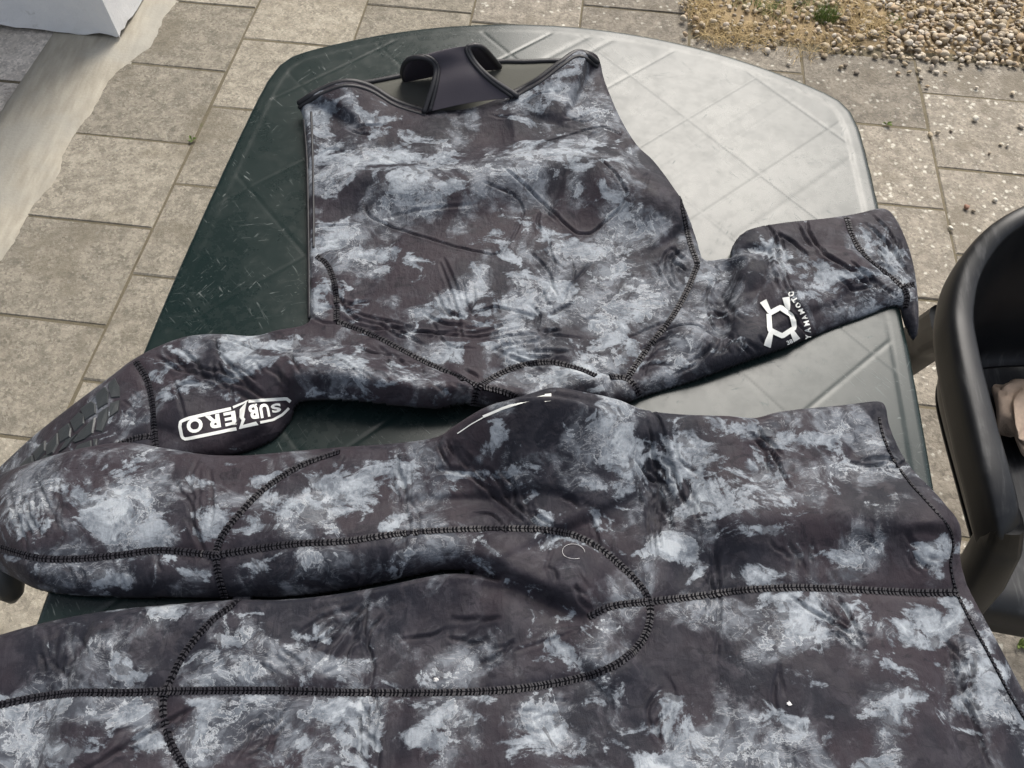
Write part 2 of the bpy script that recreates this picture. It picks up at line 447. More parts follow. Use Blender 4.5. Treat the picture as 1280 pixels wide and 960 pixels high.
HW, HD, HH = 5.0, 9.0, 8.0  # height is out of view, raised to keep sky out of the table's reflection
PLH = .62
wall_part(-HW, 0, 0, 0, 60, 'plinth', PLH, False)
wall_part(0, 0, 0, HD, 60, 'plinth', PLH, True)
def unseen_cladding():
    z = PLH; mbs = 0
    while z < HH-.01:                                   # lapped courses turning the corner; unseen, added to darken the table's reflections
        z1 = min(z+.18, HH); m = MB(); o0, o1 = .030, .012
        m.add([(-HW, -o0, z), (o0, -o0, z), (o0, HD, z), (-HW, -o1, z1+.004), (o1, -o1, z1+.004), (o1, HD, z1+.004), (-HW, 0, z), (0, 0, z), (0, HD, z)],
              [(0, 1, 4, 3), (1, 2, 5, 4), (6, 7, 1, 0), (7, 8, 2, 1)])
        m.build('unseen_board', M_UNSEEN_CLAD, house, False); z = z1
unseen_cladding()
mb = MB(); mb.box((-HW/2, HD/2, .25), (HW/2-.02, 0, 0), (0, HD/2-.02, 0), (0, 0, .245)); mb.build('foundation', M_SMEAR, house, False)
mb = MB(); mb.add([(-HW, HD, 0), (-HW, 0, 0), (-HW, 0, HH), (-HW, HD, HH), (0, HD, 0), (0, HD, HH)], [(0, 1, 2, 3), (4, 0, 3, 5)]); mb.build('wall', M_WALL, house, False)
mb = MB(); e = .3
mb.add([(-HW-e, -e, HH), (e, -e, HH), (e, HD+e, HH), (-HW-e, HD+e, HH), (-HW/2, -e, HH+2), (-HW/2, HD+e, HH+2)], [(3, 2, 1, 0), (0, 1, 4), (2, 3, 5), (1, 2, 5, 4), (3, 0, 4, 5)])
mb.build('roof', M_ROOF, house, False)

# gravel bed
GX0 = J1 + 4*PW - .03
def bed():
    V, Fs = [], []; nx, ny = 60, 40
    for j in range(ny+1):
        for i in range(nx+1):
            X = pav(GX0+.02+i/nx*2.6, GRAVEL_Y+.0 + j/ny*1.8)
            V.append((X[0], X[1], +.005+.004*math.sin(i*.9)*math.sin(j*1.1)+rnd.uniform(-.003, .003) - (.016 if j == 0 or i == 0 else 0)))
    for j in range(ny):
        for i in range(nx): a = j*(nx+1)+i; Fs.append((a, a+1, a+nx+2, a+nx+1))
    return kind(mesh_obj('gravel_soil', V, Fs, M_SOIL), 'structure')
bed()
def ico(sub):
    bm = bmesh.new(); bmesh.ops.create_icosphere(bm, subdivisions=sub, radius=1)
    v = np.array([x.co[:] for x in bm.verts]); f = np.array([[q.index for q in x.verts] for x in bm.faces]); bm.free(); return v, f
IV, IF = ico(2)
def stone(size, r):
    v = IV.copy(); ax = r.normal(size=(5, 3)); ax /= np.linalg.norm(ax, axis=1)[:, None]
    for a in ax: v -= np.outer(np.clip(v@a-.62, 0, 1)*.8, a)
    v *= np.array([1, r.uniform(.65, .95), r.uniform(.5, .75)])*size
    q = r.uniform(0, 6.28); c, s = math.cos(q), math.sin(q)
    t = r.normal(0, .25)
    v = v@np.array([[c, s, 0], [-s, c, 0], [0, 0, 1]]).T
    v = v@np.array([[1, 0, 0], [0, math.cos(t), -math.sin(t)], [0, math.sin(t), math.cos(t)]]).T
    return v
def gravel():
    Vs, Fs, sh = [], [], []; b = 0
    n = 0
    while n < 6500:
        x = rng.uniform(GX0, GX0+1.75); y = GRAVEL_Y + (rng.beta(1, 1.6)*1.15 - .025)
        dens = 1.0
        u = (x-GX0)
        if u < .62: dens = .22 + .5*u                       # soil and dry grass on the left, few stones
        if rng.uniform() > dens: continue
        if y < GRAVEL_Y+.01 and rng.uniform() < .5: continue
        s = rng.choice([.006, .008, .010, .013, .017], p=[.24, .30, .26, .14, .06])*rng.uniform(.72, 1.0)
        v = stone(s, rng); X = pav(x, y)
        v += np.array([X[0], X[1], s*.35+rng.uniform(0, .008)+(.007 if y > GRAVEL_Y+.03 else .001)])
        Vs.append(v); Fs.append(IF+b); b += len(v); sh += [rng.uniform()]*len(v); n += 1
    V = np.vstack(Vs); Fc = np.vstack(Fs)
    o = mesh_obj('gravel', V, Fc, M_PEB); a = o.data.attributes.new('shade', 'FLOAT', 'POINT'); a.data.foreach_set('value', sh)
    return kind(o, 'stuff')
gravel()
def blades(name, spots, mat):
    mb = MB()
    for (x, y, n, rad, h, lean) in spots:
        for i in range(n):
            a = rnd.uniform(0, 6.28); rr = rad*math.sqrt(rnd.random()); bx, by = x+rr*math.cos(a), y+rr*math.sin(a)
            d = rnd.uniform(0, 6.28); L = h*rnd.uniform(.5, 1.2); w = rnd.uniform(.0006, .0014); k = lean*rnd.uniform(.4, 1.3)
            c, s = math.cos(d), math.sin(d); V = []
            for t in (0, .4, .75, 1):
                q = k*L*t**1.6; ww = w*(1-t*.85)
                z = L*t*math.sqrt(max(.05, 1-.6*min(1, k)*t))+.006
                V += [(bx+c*q-s*ww, by+s*q+c*ww, z), (bx+c*q+s*ww, by+s*q-c*ww, z)]
            mb.add(V, [(0, 1, 3, 2), (2, 3, 5, 4), (4, 5, 7, 6)])
    return mb.build(name, mat)
def gp(px, py): p = at(px, py, 0); return p[0], p[1]
kind(blades('grass', [(*gp(1030, 27), 260, .035, .05, .5), (*gp(1010, 18), 60, .05, .03, .8), (*gp(957, 14), 90, .035, .03, .9), (*gp(970, 22), 60, .04, .025, .9), (*gp(1115, 28), 30, .03, .02, 1), (*gp(930, 5), 60, .05, .03, 1), (*gp(1000, 2), 70, .06, .03, 1), (*gp(1100, 45), 20, .03, .012, 1.)], M_GRASS), 'stuff')
kind(blades('dry_grass', [(*gp(900, 45), 330, .07, .03, 1.2), (*gp(880, 20), 280, .06, .03, 1.2), (*gp(940, 50), 240, .07, .03, 1.3), (*gp(1080, 35), 260, .06, .045, 1.2), (*gp(985, 35), 90, .07, .03, 1.2), (*gp(950, 8), 120, .08, .04, 1.2), (*gp(1060, 12), 120, .06, .05, 1.1), (*gp(870, 5), 120, .06, .03, 1.2), (*gp(1200, 10), 90, .12, .03, 1.2), (*gp(1000, 60), 110, .08, .03, 1.3), (*gp(1140, 20), 120, .09, .03, 1.2), (*gp(1040, 55), 120, .08, .03, 1.3)], M_DRY), 'stuff')
def weed(px, py, s, label):
    mb = MB(); x, y = gp(px, py)
    for i in range(9):
        a = rnd.uniform(0, 6.28); L = s*rnd.uniform(.5, 1); w = L*.28; c, sn = math.cos(a), math.sin(a)
        z = s*rnd.uniform(.15, .5)
        mb.add([(0, 0, 0), (c*L*.5-sn*w, sn*L*.5+c*w, z), (c*L, sn*L, z*1.1), (c*L*.5+sn*w, sn*L*.5-c*w, z)], [(0, 1, 2, 3)])
    o = mb.build('weed', M_GRASS, None, False); o.location = (x, y, .001); tag(o, label, 'weed', 'weeds in the paving joints')
weed(240, 176, .016, 'tiny green weed sprouting in the paver joint left of the table')
weed(68, 538, .022, 'small green weed in the paver joint beside the left sleeve end')
weed(1108, 156, .02, 'flat yellow green weed in the joint beyond the right table corner')
weed(1272, 806, .02, 'green weed on the paving below the front of the chair')

# loose stones lying on the pavers
def loose(px, py, s, mat, label, group=None):
    v = stone(s, rng); x, y = gp(px, py); v[:, 2] -= v[:, 2].min()
    o = mesh_obj('pebble', v, IF, mat, loc=(x, y, .001)); tag(o, label, 'pebble', group)
    a = o.data.attributes.new('shade', 'FLOAT', 'POINT'); a.data.foreach_set('value', [rng.uniform()]*len(v))
loose(1207, 261, .0095, M_RED, 'reddish brown pebble on the paver beyond the black chair')
loose(1218, 151, .010, M_PALE, 'pale angular pebble alone on the paver near the right photo edge')
loose(1275, 160, .011, M_PEB, 'larger brown pebble at the right edge of the photo')
loose(1187, 287, .0085, M_PALE, 'pale pebble in the paver joint just beyond the chair back')
loose(1243, 252, .008, M_PALE, 'pale pebble a little right of the reddish brown pebble')
for (px, py, s) in [(1162, 170, .009), (1171, 168, .008), (1188, 165, .006), (1127, 75, .010), (1130, 82, .010), (1136, 92, .008), (1093, 73, .010), (1147, 90, .010), (1150, 100, .008), (1163, 88, .011), (1170, 92, .010), (1181, 92, .007), (1050, 86, .008), (1056, 84, .008), (1070, 92, .009), (1122, 93, .007), (958, 66, .012), (967, 59, .010), (1250, 182, .006), (1258, 184, .006), (1220, 111, .006), (1265, 118, .009), (1236, 193, .006), (1216, 265, .006), (1030, 72, .011), (1158, 110, .007), (1200, 84, .009), (985, 82, .008)]:
    lab, grp = (('small pebble strayed just over the edge of the gravel bed', 'pebbles at the edge of the gravel') if py < 80 else
                ('small pebble in the row along the paver joint leading to the gravel', 'pebbles along the paver joint') if 1120 < px < 1192 and py < 175 else
                ('small dark pebble scattered on the pavers at the far right', 'pebbles scattered on the far right pavers') if px > 1192 else
                ('small pebble on the paver between the rounded table end and the gravel', 'pebbles between table and gravel'))
    loose(px, py, s, M_PEB, lab, grp)

# ------------------------------------------------------------------ garden table
TZ = .72
TYAW = math.radians(-5.5)
TC = np.array([.03, .62])
tc, ts = math.cos(TYAW), math.sin(TYAW)
def tloc(XY): d = np.asarray(XY)-TC; return np.stack([tc*d[..., 0]+ts*d[..., 1], -ts*d[..., 0]+tc*d[..., 1]], -1)
T_END, T_SH, T_MID = .50, .365, -.19
def t_half(y): return .433 + .019*(1-((y-T_MID)/.555)**2)
def table_outline():
    R = (.433**2+.135**2)/(2*.135); cy = T_END-R; a0 = math.asin(.433/R)
    arc = [(R*math.sin(a), cy+R*math.cos(a)) for a in np.linspace(a0, -a0, 41)]
    left = [(-t_half(y), y) for y in np.linspace(T_SH, 2*T_MID-T_SH, 25)[1:-1]]
    near = [(x*-1, 2*T_MID-y) for x, y in arc]
    right = [(t_half(y), y) for y in np.linspace(2*T_MID-T_SH, T_SH, 25)[1:-1]]
    P = np.array(arc+left+near+right)
    # soften the four shoulders
    for _ in range(2): P = .25*np.roll(P, 1, 0)+.5*P+.25*np.roll(P, -1, 0)
    return P
TOUT = table_outline()

def poly_dist(Q, P, closed=True, want_s=False):
    """distance of points Q to polyline P (and arc parameter, nearest point, side)"""
    A = P; B = np.roll(P, -1, 0) if closed else P[1:]
    if not closed: A = P[:-1]
    best = np.full(len(Q), 1e9); seg = np.zeros(len(Q), int); tt = np.zeros(len(Q))
    for i in range(len(A)):
        d = B[i]-A[i]; L2 = d@d+1e-18
        t = np.clip(((Q-A[i])@d)/L2, 0, 1)
        e = Q-A[i]-t[:, None]*d; D = np.einsum('ij,ij->i', e, e)
        m = D < best; best[m] = D[m]; seg[m] = i; tt[m] = t[m]
    return np.sqrt(best), seg, tt
def inside(Q, P):
    r = np.zeros(len(Q), bool); j = len(P)-1
    for i in range(len(P)):
        a, b = P[i], P[j]
        if a[1] != b[1]:
            c = ((a[1] > Q[:, 1]) != (b[1] > Q[:, 1])) & (Q[:, 0] < (b[0]-a[0])*(Q[:, 1]-a[1])/(b[1]-a[1])+a[0])
            r ^= c
        j = i
    return r
def grid_clip(x0, x1, y0, y1, cell, P):
    nx, ny = int((x1-x0)/cell)+1, int((y1-y0)/cell)+1
    X, Y = np.meshgrid(x0+np.arange(nx)*cell, y0+np.arange(ny)*cell)
    Q = np.stack([X.ravel(), Y.ravel()], 1)
    d, seg, tt = poly_dist(Q, P); ins = inside(Q, P)
    sd_ = np.where(ins, d, -d)
    return nx, ny, Q, sd_, seg, tt

table = thing('garden_table', 'dark green plastic garden table with rounded end and scratched diamond pattern top', 'table', (TC[0], TC[1], 0), TYAW)
def table_top():
    cell = .0026; P = TOUT
    nx, ny, Q, sdv, seg, tt = grid_clip(-.47, .47, -.90, .52, cell, P)
    keep = sdv > -cell*.75
    out = sdv < 0
    A = P[seg]; B = P[(seg+1) % len(P)]; near = A+(B-A)*tt[:, None]
    Qs = Q.copy(); Qs[out] = near[out]
    d = np.maximum(sdv, 0)
    R = .007
    z = np.where(d < R, -R + np.sqrt(np.maximum(0, R*R-(R-np.minimum(d, R))**2)), 0.)
    # flat border band, then a small step down to the inner field
    band = .019
    st = np.clip((d-band)/.003, 0, 1); z -= .0002*st*st*(3-2*st)
    inner = np.clip((d-band-.002)/.004, 0, 1)
    s = Qs[:, 0]+Qs[:, 1]; t = Qs[:, 1]-Qs[:, 0]
    G = np.zeros(len(Q))
    for c in (-1.34, -1.13, -.92, -.715, -.51, -.30, -.07, .13, .335, .495, .70): G = np.maximum(G, np.exp(-((s-c)/1.414/.0017)**4))
    for c in (-1.3, -1.09, -.88, -.68, -.48, -.28, -.08, .12, .29, .50, .69): G = np.maximum(G, np.exp(-((t-c)/1.414/.0017)**4))
    z -= .0005*G*inner
    # faint sink marks of the ribs under the top
    for c in (.02, .06, .40, .44, .60, -.16, -.40): z -= .00035*np.exp(-((t-c)/.006)**2)*inner*(np.abs(s-.55) < .22)
    z += .0010*np.sin(Qs[:, 0]*9+1)*np.sin(Qs[:, 1]*7)*inner
    idx = -np.ones(len(Q), int); idx[keep] = np.arange(keep.sum())
    I = idx.reshape(ny, nx)
    a, b, c, e = I[:-1, :-1].ravel(), I[:-1, 1:].ravel(), I[1:, 1:].ravel(), I[1:, :-1].ravel()
    ok = (a >= 0) & (b >= 0) & (c >= 0) & (e >= 0)
    Fs = np.stack([a, b, c, e], 1)[ok]
    V = np.column_stack([Qs[keep], z[keep]+TZ])
    mesh_obj('table_top', V, Fs, M_TABLE, table)
    # skirt under the rounded edge
    mb = MB(); n = len(P); V = []
    c0 = P.mean(0)
    for (ins, zz) in ((0, TZ-.0072), (-.0005, TZ-.02), (0.001, TZ-.042), (.004, TZ-.042), (.004, TZ-.010)):
        q = P + (c0-P)/np.linalg.norm(c0-P, axis=1)[:, None]*ins
        V += [(x, y, zz) for x, y in q]
    Fs = [(k*n+i, k*n+(i+1) % n, (k+1)*n+(i+1) % n, (k+1)*n+i) for k in range(4) for i in range(n)]
    mb.add(V, Fs); mb.build('rim', M_TABLE, table)
    for sx in (-1, 1):
        for y in (.27, 2*T_MID-.27):
            mb = MB()
            pts = [(sx*.33, y*1.0, TZ-.012), (sx*.345, y+(.01 if y > 0 else -.01), .4), (sx*.37, y+(.03 if y > 0 else -.03), 0)]
            mb.tube(smooth_line(pts, n=10), np.linspace(.036, .022, 17), 12); mb.build('leg', M_TABLE, table)
table_top()

# ------------------------------------------------------------------ neoprene sheets: a height field over an outline, with real thickness
def table_base(XY):
    """height of whatever carries the cloth: table top, falling away outside the table edge"""
    L = tloc(XY); y = L[..., 1]
    over = np.abs(L[..., 0]) - t_half(y)
    return TZ + np.where(over > 0, -droop_k*np.maximum(over, 0)**1.35*2.2, 0.)
droop_k = .55

class Sheet:
    """outline rows: (px, py, edge_height, edge_radius); bumps: dict rows; all measured in photograph pixels on the surface"""
    def __init__(s, outline, thick, body, bumps, lift=.0015, blur=2):
        s.o = np.array(outline, float); s.thick = thick; s.body = body; s.bumps = bumps; s.lift = lift; s.blur = blur
        s.Z = None
        for cell in (.008, .006, .0017): s.solve(cell)
    def hit(s, px, py, extra=0.):
        z = TZ+.02
        for _ in range(9):
            p = at(px, py, z)
            zn = s.z_at(p[:2])+extra if s.Z is not None else float(table_base(p[:2]))+.015
            z = .5*z+.5*zn if _ else zn
        p = at(px, py, z); return p
    def z_at(s, xy):
        fx = (xy[0]-s.x0)/s.cell; fy = (xy[1]-s.y0)/s.cell
        i = int(min(max(fx, 0), s.nx-2)); j = int(min(max(fy, 0), s.ny-2)); u = min(max(fx-i, 0), 1); v = min(max(fy-j, 0), 1)
        Z = s.Z
        return Z[j, i]*(1-u)*(1-v)+Z[j, i+1]*u*(1-v)+Z[j+1, i]*(1-u)*v+Z[j+1, i+1]*u*v
    def nrm(s, xy):
        e = .003; gx = (s.z_at((xy[0]+e, xy[1]))-s.z_at((xy[0]-e, xy[1])))/(2*e); gy = (s.z_at((xy[0], xy[1]+e))-s.z_at((xy[0], xy[1]-e)))/(2*e)
        n = np.array([-gx, -gy, 1]); return n/np.linalg.norm(n)
    def line(s, pts, step=6):
        P = smooth_line(np.array([p[:2] for p in pts], float), step=step)
        return np.array([s.hit(*p) for p in P])
    def solve(s, cell):
        # outline in the world
        O = smooth_line(s.o, step=9, closed=True); W = []
        for px, py, ez, er in O:
            z = TZ+.005
            for _ in range(6):
                p = at(px, py, z); z = float(table_base(p[:2]))+ez+.002
            W.append(p[:2])
        W = np.array(W); EZ, ER = O[:, 2], O[:, 3]
        lines = []
        for b in s.bumps:
            lines.append(np.array([s.hit(*p)[:2] for p in smooth_line(np.array(b['p'], float), step=14)]))
        x0, y0 = W.min(0)-.012; x1, y1 = W.max(0)+.012
        nx, ny, Q, sdv, seg, tt = grid_clip(x0, x1, y0, y1, cell, W)
        s.x0, s.y0, s.nx, s.ny, s.cell = x0, y0, nx, ny, cell
        n = len(W); n2 = (seg+1) % n
        ez = EZ[seg]*(1-tt)+EZ[n2]*tt; er = np.maximum(ER[seg]*(1-tt)+ER[n2]*tt, .004)
        d = np.maximum(sdv, 0)
        t = np.clip(d/er, 0, 1); prof = np.sqrt(np.maximum(0, 1-(1-t)**2))
        base = table_base(Q)+s.lift
        fade = np.exp(-(d/.07)**2)
        H = s.body*prof + ez*fade
        big = np.zeros(len(Q)); small = np.zeros(len(Q))
        pm = np.clip(d/.012, 0, 1); pm = pm*pm*(3-2*pm)
        for b, P in zip(s.bumps, lines):
            sg = b['s']; sg2 = b.get('s2', sg); mx = 3*max(sg, sg2)
            lo, hi = P.min(0)-mx, P.max(0)+mx
            m = (Q[:, 0] > lo[0]) & (Q[:, 0] < hi[0]) & (Q[:, 1] > lo[1]) & (Q[:, 1] < hi[1])
            if not m.any(): continue
            q = Q[m]; dd, sg_i, st_ = poly_dist(q, P, closed=False)
            cum = np.r_[0, np.cumsum(np.linalg.norm(np.diff(P, axis=0), axis=1))]
            sarc = (cum[sg_i]+st_*(cum[sg_i+1]-cum[sg_i]))/cum[-1]
            A = P[sg_i]; D = P[sg_i+1]-A; side = D[:, 0]*(q[:, 1]-A[:, 1])-D[:, 1]*(q[:, 0]-A[:, 0])
            sig = np.where(side > 0, sg, sg2)
            h0 = b['h']; h1 = b.get('h1', h0); hh = h0+(h1-h0)*sarc
            tp = b.get('taper', .25)
            tap = np.clip(sarc/max(tp, 1e-3), 0, 1)*np.clip((1-sarc)/max(tp, 1e-3), 0, 1) if tp > 0 else 1.
            tap = np.sqrt(tap) if tp > 0 else 1.
            k = dd/sig
            if b.get('crease'): g = -np.exp(-k*k)+.32*np.exp(-(k-1.8)**2*1.2)
            else: g = np.exp(-k*k)
            if b.get('fine') or b.get('crease'): small[m] += hh*tap*g
            else: big[m] += hh*tap*g
        H = H + big*np.maximum(pm, np.minimum(1, ez*40))
        Z = (base+H).reshape(ny, nx)
        for _ in range(max(1, int(s.blur*1.5)) if cell < .004 else 0):
            Zp = np.pad(Z, 1, mode='edge'); Z = (4*Z+2*(Zp[:-2, 1:-1]+Zp[2:, 1:-1]+Zp[1:-1, :-2]+Zp[1:-1, 2:])+Zp[:-2, :-2]+Zp[2:, 2:]+Zp[:-2, 2:]+Zp[2:, :-2])/16
        Z = Z + (np.clip(small, -.0040, .0022)*np.clip(d/.006, 0, 1)).reshape(ny, nx)
        fl = (table_base(Q)+s.lift+.001).reshape(ny, nx)
        s.Z = np.maximum(Z, fl)
        s.Q, s.sd, s.seg, s.tt, s.W = Q, sdv, seg, tt, W
    def build(s, name, mat, parent, tones, loc):
        cell = s.cell; keep = s.sd > -cell*.75; outm = s.sd < 0
        A = s.W[s.seg]; B = s.W[(s.seg+1) % len(s.W)]; near = A+(B-A)*s.tt[:, None]
        Qs = s.Q.copy(); Qs[outm] = near[outm]
        zt = s.Z.ravel()
        flo = table_base(Qs)+s.lift*.4
        zb = np.maximum(zt-s.thick, flo); zb = np.minimum(zb, zt-.0004)
        idx = -np.ones(len(Qs), int); idx[keep] = np.arange(keep.sum()); N = int(keep.sum())
        I = idx.reshape(s.ny, s.nx)
        a, b, c, e = I[:-1, :-1].ravel(), I[:-1, 1:].ravel(), I[1:, 1:].ravel(), I[1:, :-1].ravel()
        ok = (a >= 0) & (b >= 0) & (c >= 0) & (e >= 0)
        top = np.stack([a, b, c, e], 1)[ok]
        used = np.zeros(N, bool); used[top.ravel()] = True
        # rim faces
        ed = np.vstack([top[:, [0, 1]], top[:, [1, 2]], top[:, [2, 3]], top[:, [3, 0]]])
        key = ed[:, 0].astype(np.int64)*N+ed[:, 1]; rev = ed[:, 1].astype(np.int64)*N+ed[:, 0]
        be = ed[~np.isin(key, rev)]
        bot = top[:, ::-1]+N; rim = np.stack([be[:, 1], be[:, 0], be[:, 0]+N, be[:, 1]+N], 1)
        Vt = np.column_stack([Qs[keep], zt[keep]]); Vb = np.column_stack([Qs[keep], zb[keep]])
        V = np.vstack([Vt, Vb])-np.asarray(loc); Fs = np.vstack([top, bot, rim])
        me = bpy.data.meshes.new(name); me.vertices.add(len(V)); me.vertices.foreach_set('co', V.ravel())
        me.loops.add(Fs.size); me.loops.foreach_set('vertex_index', Fs.ravel().astype(np.int32))
        me.polygons.add(len(Fs)); me.polygons.foreach_set('loop_start', (np.arange(len(Fs))*4).astype(np.int32)); me.polygons.foreach_set('loop_total', np.full(len(Fs), 4, np.int32))
        me.polygons.foreach_set('use_smooth', np.ones(len(Fs), bool)); me.update(calc_edges=True); me.validate()
        # dye tone of the print, laid out in patches
        u, v = proj(Vt); T = np.zeros(len(u)); Dk = np.zeros(len(u))
        for (x, y, rx, ry, st) in tones:
            k = ((u-x)/(rx*1.2+4))**2+((v-y)/(ry*1.2+4))**2; m = k < 7
            g = np.exp(-k[m]*.8)*abs(st)
            if st > 0: T[m] = np.maximum(T[m], g)
            else: Dk[m] = np.maximum(Dk[m], g)
        T = np.clip(T-Dk, -1, 1)
        at_ = me.attributes.new('tone', 'FLOAT', 'POINT'); at_.data.foreach_set('value', np.r_[T, T].astype(np.float32))
        me.materials.append(mat)
        o = bpy.data.objects.new(name, me); return link(o, parent)

def sweep_tape(S, P, width, height):
    """flat-domed tape following surface points P"""
    mb = MB(); n = len(P); T = np.gradient(P, axis=0); T /= np.linalg.norm(T, axis=1)[:, None]; V = []
    fr = []
    for i in range(n):
        N = S.nrm(P[i][:2]); a = np.cross(T[i], N); a /= np.linalg.norm(a); fr.append((a, N))
        for (x, y) in ((-.5, -.6), (-.47, .45), (-.25, .9), (0, .75), (.25, .9), (.47, .45), (.5, -.6)):
            V.append(P[i]+a*x*width+N*y*height)
    m = 7
    Fs = [(i*m+k, i*m+k+1, (i+1)*m+k+1, (i+1)*m+k) for i in range(n-1) for k in range(m-1)]
    Fs += [tuple(range(m)), tuple((n-1)*m+k for k in range(m-1, -1, -1))]
    mb.add(V, Fs); return mb, fr, T
def seam(S, pts, parent, loc, width=.0068, stitch=.0029):
    P = resample(S.line(pts), .0017)
    for _ in range(2): P[1:-1, 2] = .25*P[:-2, 2]+.5*P[1:-1, 2]+.25*P[2:, 2]
    mb, fr, T = sweep_tape(S, P, width, .0014)
    loc = np.asarray(loc)
    mb.v = [tuple(np.array(v)-loc) for v in mb.v]
    o = mb.build('seam', M_TAPE, parent)
    sb = MB(); L = np.r_[0, np.cumsum(np.linalg.norm(np.diff(P, axis=0), axis=1))]
    s = .001; k = 0
    while s < L[-1]-.001:
        i = int(np.searchsorted(L, s)); i = min(i, len(P)-1); a, N = fr[i]; t = T[i]; jit = rnd.uniform(-.0003, .0003)
        for side in (-1, 1):
            d = a*side*.40*width+t*(.0011); d2 = d/np.linalg.norm(d)
            c = P[i]+a*side*.30*width+N*.00125+t*jit-loc
            sb.box(c, d2*width*.235, np.cross(N, d2)*.00062, N*.00045)
        s += stitch; k += 1
    q = sb.build('stitching', M_STITCH, o, False); kind(q, 'stuff')
    return o
def edge_tube(S, pts, parent, loc, r, name, mat, zoff=0., hgt=None):
    P = S.line(pts) if hgt is None else np.array([at(*p) for p in smooth_line(np.array(hgt, float), step=6)])
    P = resample(P, .004); P[:, 2] += zoff
    mb = MB(); mb.tube(P-np.asarray(loc), r, 8); return mb.build(name, mat, parent)

def crease(pts, s=.0030, h=.0030, taper=.3): return dict(p=pts, s=s*.56, h=h*1.0, crease=1, taper=taper)
def fan(a0, a1, b0, b1, n, s, h, seed, wob=5, short=.35):
    """n creases between guide lines a (start..end) and b, jittered"""
    r = random.Random(seed); out = []
    for i in range(n):
        f = (i+.5)/n+r.uniform(-.25, .25)/n
        st = r.uniform(0, short); en = 1-r.uniform(0, short)
        p0 = np.array(a0)*(1-f)+np.array(b0)*f; p1 = np.array(a1)*(1-f)+np.array(b1)*f
        q = [tuple(p0+(p1-p0)*t+np.array([r.uniform(-wob, wob), r.uniform(-wob, wob)*.4])) for t in (st, .5*(st+en), en)]
        out.append(crease(q, s*r.uniform(.8, 1.3), h*r.uniform(.6, 1.2)))
    return out
def hill(pts, s, h, s2=None, h1=None, taper=.3):
    d = dict(p=pts, s=s, h=h, taper=taper)
    if s2: d['s2'] = s2
    if h1 is not None: d['h1'] = h1
    return d

#JACKET
# ------------------------------------------------------------------ wetsuit jacket
J_SEAMS = [
    [(396, 320), (411, 334), (420, 365), (421, 401)],
    [(421, 402), (470, 421), (530, 452), (575, 472), (598, 483)],
    [(598, 483), (630, 465), (660, 455), (690, 453), (722, 461), (745, 470)],
    [(598, 483), (594, 496), (592, 506)],
    [(603, 484), (630, 490), (655, 500)],
    [(850, 248), (856, 275), (863, 305), (872, 330)],
    [(872, 331), (858, 365), (838, 400), (812, 432), (786, 470)],
    [(762, 471), (782, 473), (793, 482), (799, 494)],
    [(1058, 272), (1066, 297), (1083, 322), (1112, 345), (1131, 362)],
    [(1131, 362), (1134, 372), (1132, 385)],
    [(1131, 358), (1142, 356)],
    [(170, 452), (184, 475), (191, 505), (193, 535), (195, 560)],
    [(192, 545), (170, 548), (148, 556)],
]
j_out = [(374, 128, .018, .055), (400, 112, .028, .055), (432, 101, .036, .055), (462, 107, .028, .055), (495, 126, .014, .055), (530, 138, .008, .055), (585, 137, .008, .055), (640, 117, .012, .055),
 (672, 99, .026, .055), (700, 78, .038, .055), (724, 64, .040, .055), (747, 77, .020, .005), (756, 105, .004, .012), (775, 150, .004, .014), (797, 186, .01, .016), (818, 205, .012, .025), (840, 235, .01, .028), (856, 265, .006, .022),
 (869, 298, .004, .016), (875, 320, .003, .012), (880, 331, .002, .009), (897, 329, .002, .009), (912, 327, .002, .012), (915, 309, .01, .022), (932, 290, .012, .03), (972, 281, .008, .03), (1030, 275, .006, .028), (1065, 270, .004, .024), (1100, 264, .002, .018),
 (1118, 280, .002, .016), (1134, 315, .002, .016), (1143, 352, .002, .016), (1147, 400, .002, .015), (1143, 424, .002, .014), (1130, 400, .002, .014), (1122, 381, .002, .02), (1080, 395, .002, .03), (1030, 414, .002, .03), (985, 432, .010, .024), (940, 448, .010, .022), (880, 470, .008, .020), (830, 487, .002, .018), (800, 497, .002, .012),
 (760, 512, .002, .012), (700, 522, .002, .012), (640, 516, .002, .012), (590, 508, .012, .014), (545, 512, .016, .018), (490, 510, .017, .020), (430, 504, .016, .022), (375, 505, .012, .022), (362, 527, .002, .024), (340, 550, .002, .026), (300, 566, .002, .026), (250, 575, .002, .025),
 (180, 590, .002, .02), (100, 610, .002, .015), (40, 630, .002, .012), (-40, 650, .002, .012), (-60, 632, .002, .012), (0, 588, .002, .014), (50, 545, .002, .016), (100, 505, .002, .02), (140, 474, .002, .024), (170, 450, .002, .026), (205, 432, .002, .028), (240, 421, .004, .028), (280, 419, .004, .026), (320, 422, .002, .02), (350, 415, .002, .016), (385, 408, .002, .012),
 (387, 385, .002, .010), (386, 300, .002, .010), (384, 200, .003, .010), (380, 150, .008, .006)]
